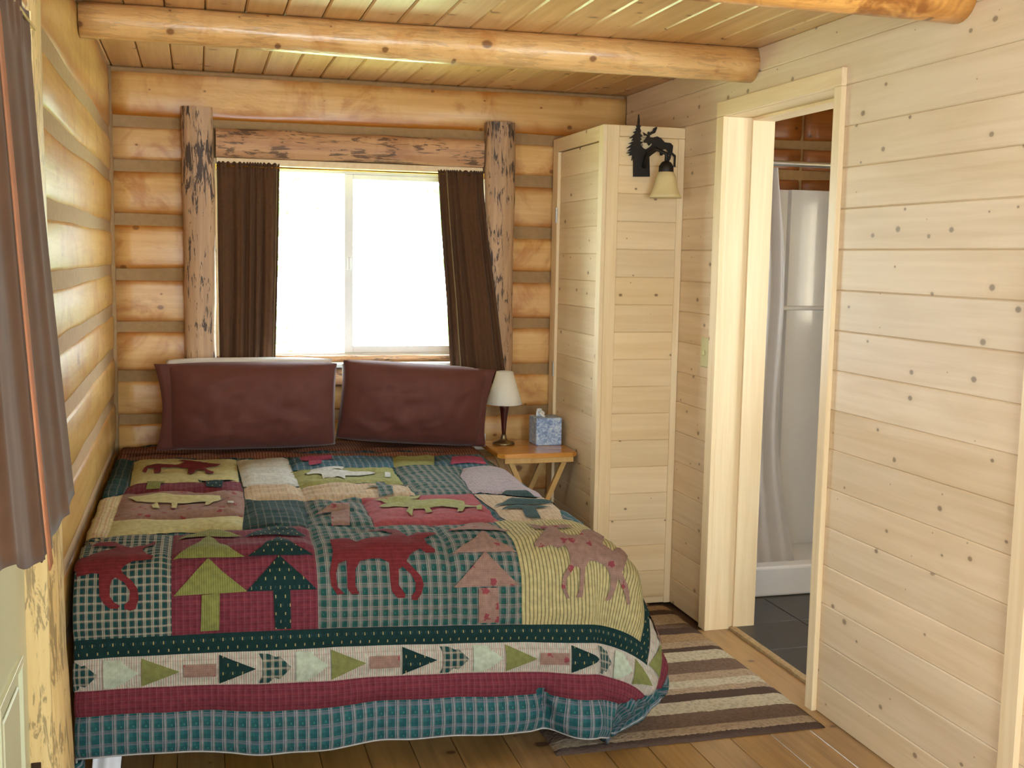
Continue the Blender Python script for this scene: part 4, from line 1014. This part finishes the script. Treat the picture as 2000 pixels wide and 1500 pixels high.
blk(cA([(340, 310), (380, 250), (460, 240), (620, 245), (700, 230), (610, 210), (780, 215), (830, 215), (900, 235), (1010, 240), (960, 260), (860, 270), (900, 290), (950, 310), (930, 330), (880, 320), (870, 295), (800, 285), (760, 330), (725, 320), (730, 270), (620, 265), (500, 270), (495, 315), (440, 320), (440, 275), (390, 285), (370, 320)]), 'red', 'moose_applique', 2)
blk(cG([(740, 300), (820, 260), (900, 240), (1180, 235), (1160, 260), (1040, 271), (1200, 276), (1540, 290), (1500, 320), (1340, 330), (1190, 332), (1190, 370), (1130, 350), (1100, 332), (1000, 332), (1040, 375), (960, 350), (930, 310), (780, 320)]), 'white', 'moose_applique', 2)
blk(cG([(1620, 305), (1680, 300), (1680, 350), (1620, 355)]), 'white', 'applique_piece', 2)
blk(cA([(220, 530), (400, 510), (500, 500), (640, 510), (1000, 515), (1010, 540), (900, 590), (870, 590), (880, 570), (640, 575), (630, 615), (590, 610), (590, 575), (470, 570), (490, 615), (430, 620), (420, 590), (460, 572), (300, 570)]), 'cream', 'moose_applique', 2)
blk(cA([(1070, 575), (1120, 573), (1116, 600), (1066, 602)]), 'white', 'applique_piece', 2)
blk(cC([(40, 280), (120, 252), (250, 260), (370, 300), (200, 296)]), 'slate_tree', 'tree_applique', 2)
blk(cC([(10, 370), (150, 312), (380, 322), (470, 352), (220, 348)]), 'slate_tree', 'tree_applique', 2)
blk(cC([(70, 395), (200, 350), (430, 378), (320, 388), (360, 446), (250, 440), (220, 392)]), 'slate_tree', 'tree_applique', 2)

# stitched-seam relief: padding sinks along every block boundary
SEG = []
for nm, st, fab, layer in PATCH:
    if layer == 1 or 'moose' in nm or 'tree' in nm:
        kdep = .016 if layer == 1 else .006
        for a, b in zip(st, st[1:]+st[:1]): SEG.append((*a, *b, kdep))
gs = np.arange(SMIN, SMAX+GD, GD); gs[-1] = SMAX
gt = np.arange(TMIN, TMAX+GD, GD); gt[-1] = TMAX
SS, TT = np.meshgrid(gs, gt, indexing='ij')
dip = np.zeros_like(SS)
for x0_, y0_, x1_, y1_, kd in SEG:
    dx_, dy_ = x1_-x0_, y1_-y0_; L2 = max(dx_*dx_+dy_*dy_, 1e-9)
    u = np.clip(((SS-x0_)*dx_+(TT-y0_)*dy_)/L2, 0, 1)
    dd = np.hypot(SS-x0_-u*dx_, TT-y0_-u*dy_)
    dip = np.maximum(dip, kd*np.exp(-dd/.018))
wr = np.zeros_like(SS)
for i in range(SS.shape[0]):
    for j in range(SS.shape[1]):
        s, t = SS[i, j], TT[i, j]
        a = noise.noise((s*7, t*11, 1.3))*.007+noise.noise((s*14, t*22, 4.1))*.004
        mid = math.exp(-((s-.72)/.38)**2-((t-1.15)/.75)**2)
        a += mid*noise.noise((s*9+2*t, t*30, 7.7))*.017
        wr[i, j] = a
QB = quilt_base(SS, TT)
e = 1e-3
du = quilt_base(SS+e, TT)-quilt_base(SS-e, TT); dv = quilt_base(SS, TT+e)-quilt_base(SS, TT-e)
NN = np.cross(dv, du); NN /= np.linalg.norm(NN, axis=-1, keepdims=True)+1e-12
NN = np.where((NN[..., 2:3] < -.2), -NN, NN)
QF = QB+NN*(wr-dip+.017)[..., None]
QF[..., 2] = np.maximum(QF[..., 2], .034)
QF[..., 0] = np.maximum(QF[..., 0], XL+.044)
def bil(G, s, t):
    fi = min(max((s-SMIN)/GD, 0), len(gs)-1.001); fj = min(max((t-TMIN)/GD, 0), len(gt)-1.001)
    i, j = int(fi), int(fj); u, v_ = fi-i, fj-j
    return G[i, j]*(1-u)*(1-v_)+G[i+1, j]*u*(1-v_)+G[i, j+1]*(1-u)*v_+G[i+1, j+1]*u*v_
quilt = empty('quilt', (.41, 4.0, ZTOP), label='patchwork quilt with moose and pine tree appliques spread over the bed', cat='quilt')
ni, nj = SS.shape
Vq = [tuple(p) for p in (QF-NN*.004).reshape(-1, 3)]
Fq = [[i*nj+j, i*nj+j+1, (i+1)*nj+j+1, (i+1)*nj+j] for i in range(ni-1) for j in range(nj-1)]
base_o = mk('backing', (Vq, Fq), Fm['plaid_big'], quilt, smooth=True, recalc=False)
uvl = base_o.data.uv_layers.new(name='UVMap')
stq = np.stack([SS, TT], -1).reshape(-1, 2)
li = np.zeros(len(base_o.data.loops), int); base_o.data.loops.foreach_get('vertex_index', li)
uvl.data.foreach_set('uv', stq[li].astype(np.float32).ravel())
sm = base_o.modifiers.new('thick', 'SOLIDIFY'); sm.thickness = .016; sm.offset = -1.0
def cut(poly, step):
    out = []
    for a, b in zip(poly, poly[1:]+poly[:1]):
        n_ = max(1, int(math.hypot(b[0]-a[0], b[1]-a[1])/step))
        out += [(a[0]+(b[0]-a[0])*k/n_, a[1]+(b[1]-a[1])*k/n_) for k in range(n_)]
    return out
def inside(p, poly):
    c = False; x, y = p
    for (x0_, y0_), (x1_, y1_) in zip(poly, poly[1:]+poly[:1]):
        if (y0_ > y) != (y1_ > y) and x < (x1_-x0_)*(y-y0_)/(y1_-y0_)+x0_: c = not c
    return c
for nm, st, fab, layer in PATCH:
    st = [(min(max(a, SMIN), SMAX), min(max(b, TMIN), TMAX)) for a, b in st]
    step = .0125
    bp = cut(st, step); nb = len(bp)
    lo = np.min(bp, 0); hi = np.max(bp, 0)
    pts = list(bp)
    A = np.array(bp)
    for s in np.arange(math.ceil(lo[0]/step)*step, hi[0], step):
        for t in np.arange(math.ceil(lo[1]/step)*step, hi[1], step):
            if inside((s, t), st) and np.min((A[:, 0]-s)**2+(A[:, 1]-t)**2) > (step*.45)**2: pts.append((s, t))
    try:
        r = delaunay_2d_cdt([Vector(p) for p in pts], [(i, (i+1) % nb) for i in range(nb)], [list(range(nb))], 1, 1e-6)
    except Exception:
        continue
    vs2, fs2 = r[0], r[2]
    off = .0014 if layer == 1 else .0066
    P3 = [bil(QF, v[0], v[1])+bil(NN, v[0], v[1])*off for v in vs2]
    if len(fs2) == 0: continue
    o = mk(nm, (P3, [list(f) for f in fs2]), Fm[fab], quilt, smooth=True, recalc=False)
    ul = o.data.uv_layers.new(name='UVMap')
    for lp in o.data.loops:
        v = vs2[lp.vertex_index]; ul.data[lp.index].uv = (v[0], v[1])
    # faces must look outwards
    c = o.data.polygons[len(o.data.polygons)//2]
    ctr = [sum(vs2[i][k] for i in c.vertices)/len(c.vertices) for k in (0, 1)]
    if Vector(bil(NN, *ctr)).dot(c.normal) < 0: o.data.flip_normals()
# piping along the hem
hem = [tuple(bil(QF, s, TMAX)) for s in np.arange(SMIN, SMAX, .015)]+[tuple(bil(QF, SMAX, t)) for t in np.arange(TMAX, .12, -.02)]
mk('binding', tube(hem, .0032, 6), Fm['binding'], quilt, smooth=True)

# ------------------------------------------------------------------ pillows
def pillow(name, cx, cy, cz, wd, ht, th, rot, mat, label, seed, group=None, flange=0., tilt=0.):
    """stuffed pillow: width along X, height along its leaning plane; rot = lean back angle"""
    nu, nv = 44, 30; V, F = [], []
    def pos(u, v, sgn):
        pu, pv = abs(u), abs(v)
        edge = max(0, (1-pu**3.2))*max(0, (1-pv**2.5))
        t = th/2*edge**.58
        x = u*wd/2*(1-.045*(1-pv**2)*0-.05*pv**2*0)
        pinch = 1-.07*(pu**3)*(1-pv)-0
        x = u*wd/2*(1-.02*(1-pv**2)*pu**2)
        z = v*ht/2*(1-.05*pu**4*pv**2)
        w_ = .013*noise.noise((u*3+seed*5, v*3, seed))+.009*noise.noise((u*6+seed*3, v*5-u*3, seed+2))+.007*noise.noise((u*4-v*9, v*4+u*11, seed+4))
        return Vector((x, sgn*(t+w_*edge), z))
    rotm = Matrix.Rotation(-rot, 3, 'X'); tl = Matrix.Rotation(tilt, 3, 'Y')
    for sgn in (-1, 1):
        for j in range(nv+1):
            for i in range(nu+1):
                u, v = -1+2*i/nu, -1+2*j/nv
                u = math.copysign(abs(u)**.8, u); v = math.copysign(abs(v)**.8, v)
                p = tl @ (rotm @ pos(u, v, sgn)); V.append(p+Vector((cx, cy, cz)))
    n1 = (nu+1)*(nv+1)
    for s_ in (0, 1):
        for j in range(nv):
            for i in range(nu):
                a = s_*n1+j*(nu+1)+i; q = [a, a+1, a+nu+2, a+nu+1]
                F.append(q if s_ == 0 else q[::-1])
    bm = geo2bm((V, F)); bmesh.ops.remove_doubles(bm, verts=bm.verts, dist=.0008)
    if not flange:
        o = mk(name, bm, mat, smooth=True, label=label, cat='pillow', group=group)
        return o
    root = empty(name, (cx, cy, cz-ht/2), label=label, cat='pillow', group=group)
    mk('cover', bm, mat, root, smooth=True)
    Vf, Ff = [], []; nf = 22; sg = math.copysign(1, flange)
    for k in range(nf+1):
        v = -1+2*k/nf
        for i, du in enumerate((-.05, -.015, .02, abs(flange)*(1-.25*(1-v*v)))):
            x = sg*(wd/2*(1-.05*(1-v*v))+du); zz = v*ht/2*.97
            yy = (-.022 if i < 2 else -.008)*(1-v*v)+.006*noise.noise((v*4, i*1.3, seed))
            Vf.append(tl @ (rotm @ Vector((x, yy-.004, zz)))+Vector((cx, cy, cz)))
    for k in range(nf):
        for i in range(3): Ff.append([k*4+i, k*4+i+1, k*4+5+i, k*4+4+i])
    fo = mk('open_hem', (Vf, Ff), mat, root, smooth=True, recalc=False)
    s2 = fo.modifiers.new('thick', 'SOLIDIFY'); s2.thickness = .006; s2.offset = 0
    return root
pillow('bed_pillow', .215, 4.990, .866, .70, .375, .10, math.radians(-4), M['white_cloth'], 'white pillow showing above the brown pillow with the open hem', 5)
pillow('bed_pillow', .905, 5.005, .846, .60, .340, .10, math.radians(-4), M['white_cloth'], 'white pillow behind the brown pillow beside the bedside lamp', 6, tilt=math.radians(2))
pillow('bed_pillow', .218, 4.808, .865, .690, .380, .19, math.radians(-9), M['pillow_brown'], 'brown pillow with open case hem leaning below the straight curtain', 1, flange=-.05)
pillow('bed_pillow', .896, 4.812, .860, .640, .365, .19, math.radians(-9), M['pillow_brown'], 'brown pillow leaning next to the bedside lamp', 2, flange=.03, tilt=math.radians(4.5))

# ------------------------------------------------------------------ bedside tray table, lamp, tissue box
TZ = .648
tb_ = empty('tray_table', (1.43, 4.87, 0), label='small folding wooden tray table between bed and closet', cat='table')
tx0, tx1, ty0, ty1 = 1.252, 1.617, 4.672, 5.055
cch = .028
outl = [(tx0+cch, ty0), (tx1-cch, ty0), (tx1, ty0+cch), (tx1, ty1-cch), (tx1-cch, ty1), (tx0+cch, ty1), (tx0, ty1-cch), (tx0, ty0+cch)]
V, F = extrude(outl, 'z', TZ-.020, TZ); bm = geo2bm((V, F)); bmesh.ops.bevel(bm, geom=[e for e in bm.edges], offset=.003, segments=2, affect='EDGES')
mk('top', bm, M['tray_top'], tb_)
mk('rail', box(tx0+.03, tx1-.02, ty0+.012, ty0+.030, TZ-.045, TZ-.0205, .002), M['tray_leg'], tb_)
mk('rail', box(tx0+.03, tx1-.02, ty1-.030, ty1-.012, TZ-.045, TZ-.0205, .002), M['tray_leg'], tb_)
for yy, q in ((ty0+.045, 0), (ty1-.075, 1)):
    mk('leg', bar((tx0+.055, yy, TZ-.022), (tx1-.035, yy, .006), .022, .020, (0, 1, 0)), M['tray_leg'], tb_)
    mk('leg', bar((tx1-.035, yy+.022, TZ-.022), (tx0+.055, yy+.022, .006), .022, .020, (0, 1, 0)), M['tray_leg'], tb_)
mk('stretcher', box(tx0+.063, tx0+.083, ty0+.057, ty1-.064, .020, .042, .002), M['tray_leg'], tb_)
lp = empty('table_lamp', (1.360, 5.0, TZ), label='small lamp with ivory shade and dark cherry stem on the tray table', cat='lamp')
lx, ly = 1.345, 4.945
mk('base', lathe([(.050, TZ+.0005), (.052, TZ+.004), (.050, TZ+.008), (.036, TZ+.014), (.018, TZ+.020), (.013, TZ+.030), (.012, TZ+.042), (.009, TZ+.046)], lx, ly, 36), M['nickel'], lp, smooth=True)
mk('stem', lathe([(.009, TZ+.046), (.011, TZ+.07), (.013, TZ+.10), (.017, TZ+.14), (.022, TZ+.172), (.022, TZ+.176)], lx, ly, 28), M['cherry'], lp, smooth=True)
mk('neck', lathe([(.018, TZ+.1762), (.018, TZ+.182), (.006, TZ+.184), (.006, TZ+.30)], lx, ly, 20), M['nickel'], lp, smooth=True)
mk('lamp_shade', lathe([(.0815, TZ+.186), (.0825, TZ+.187), (.038, TZ+.336), (.036, TZ+.336), (.0795, TZ+.188)], lx, ly, 44, cap=False), M['lamp_shade'], lp, smooth=True)
tbx = empty('tissue_box', (1.535, 4.93, TZ), label='blue floral cube tissue box on the tray table', cat='tissue box')
tb0 = box(1.478, 1.600, 4.868, 4.985, TZ+.0005, TZ+.127, .003)
mk('carton', tb0, M['tissue_box'], tbx)
V, F = [], []
for k in range(9):
    f = k/8
    for i in range(15):
        u = i/14
        V.append((1.497+.045*u*(1-.4*f)+.012*f*math.sin(u*9), 4.925+.02*math.sin(u*7+f*2)*(1-.3*f)-.01*f, TZ+.126+.036*f*(1-.5*u)+.006*math.sin(u*11)*f))
for k in range(8):
    for i in range(14): F.append([k*15+i, k*15+i+1, (k+1)*15+i+1, (k+1)*15+i])
o = mk('tissue', (V, F), M['tissue'], tbx, smooth=True, recalc=False); q = o.modifiers.new('t', 'SOLIDIFY'); q.thickness = .002

# outlet on the log wall above the mattress edge
ou = empty('wall_outlet', (1.235, YB, .66), label='white wall plug at the log wall behind the tray table', cat='outlet')
mk('plate', box(1.262, 1.318, YB-.004, YB+.012, .585, .665, .003), M['vinyl'], ou)
mk('plug', box(1.276, 1.304, YB-.026, YB-.0045, .635, .660, .004), M['vinyl'], ou)
# corner of the white sheet hanging below the quilt by the log post
V, F = [], []
for j in range(9):
    for i in range(15):
        u = i/14; f = j/8
        V.append((-.300+.075*u+.004*math.sin(f*5), 3.195+.010*math.sin(u*8+f)-.012*f, .20-.19*f))
for j in range(8):
    for i in range(14): F.append([j*15+i, j*15+i+1, (j+1)*15+i+1, (j+1)*15+i])
o = mk('sheet_corner', (V, F), M['white_cloth'], bed, smooth=True, recalc=False, label='white sheet corner hanging to the floor')
q = o.modifiers.new('t', 'SOLIDIFY'); q.thickness = .003; q.offset = 0

# ------------------------------------------------------------------ outdoors behind the window
mk('lawn', box(-14, 16, YB+.4, 34, -.75, -.6), M['grass'], kind='structure', label='sunlit lawn outside the bedroom window', cat='ground')
def shrub(name, x, y, z0, h, r, n, seed, label, trunk=True):
    rnd = random.Random(seed)
    root = empty(name, (x, y, z0), label=label, cat='tree' if trunk else 'bush', group='greenery outside the window')
    V, F = [], []
    for k in range(n):
        th = rnd.uniform(0, 2*math.pi); ph = math.acos(rnd.uniform(-1, 1)); q = r*rnd.uniform(.45, 1)
        c = Vector((x+q*math.sin(ph)*math.cos(th), y+q*math.sin(ph)*math.sin(th), z0+h*.62+q*h*.38/r*math.cos(ph)))
        a = Vector((rnd.uniform(-1, 1), rnd.uniform(-1, 1), rnd.uniform(-1, 1))).normalized(); b = a.cross(Vector((rnd.uniform(-1, 1), rnd.uniform(-1, 1), 1))).normalized()
        s_ = rnd.uniform(.07, .16)*max(.6, r*.7); i0 = len(V)
        V += [c-a*s_, c+b*s_*.45, c+a*s_, c-b*s_*.45]; F.append([i0, i0+1, i0+2, i0+3])
    mk('foliage', (V, F), M['leaf'], root, recalc=False)
    if trunk: mk('trunk', tube([(x, y, z0), (x+.05, y, z0+h*.5), (x, y, z0+h*.9)], [.11, .08, .03]), M['bark'], root, smooth=True)
shrub('birch_tree', .4, 15., -.6, 5.5, 1.6, 1500, 1, 'leafy tree outside seen through the fixed window pane')
shrub('birch_tree', 4.2, 16.5, -.6, 6.2, 1.8, 1500, 2, 'leafy tree outside seen past the flaring curtain')
shrub('bush', .75, 10.4, -.6, 1.7, 1.0, 900, 3, 'low bush outside below the fixed window pane', False)
shrub('bush', 2.75, 11.6, -.6, 1.6, 1.1, 900, 4, 'low bush outside below the sliding sash', False)
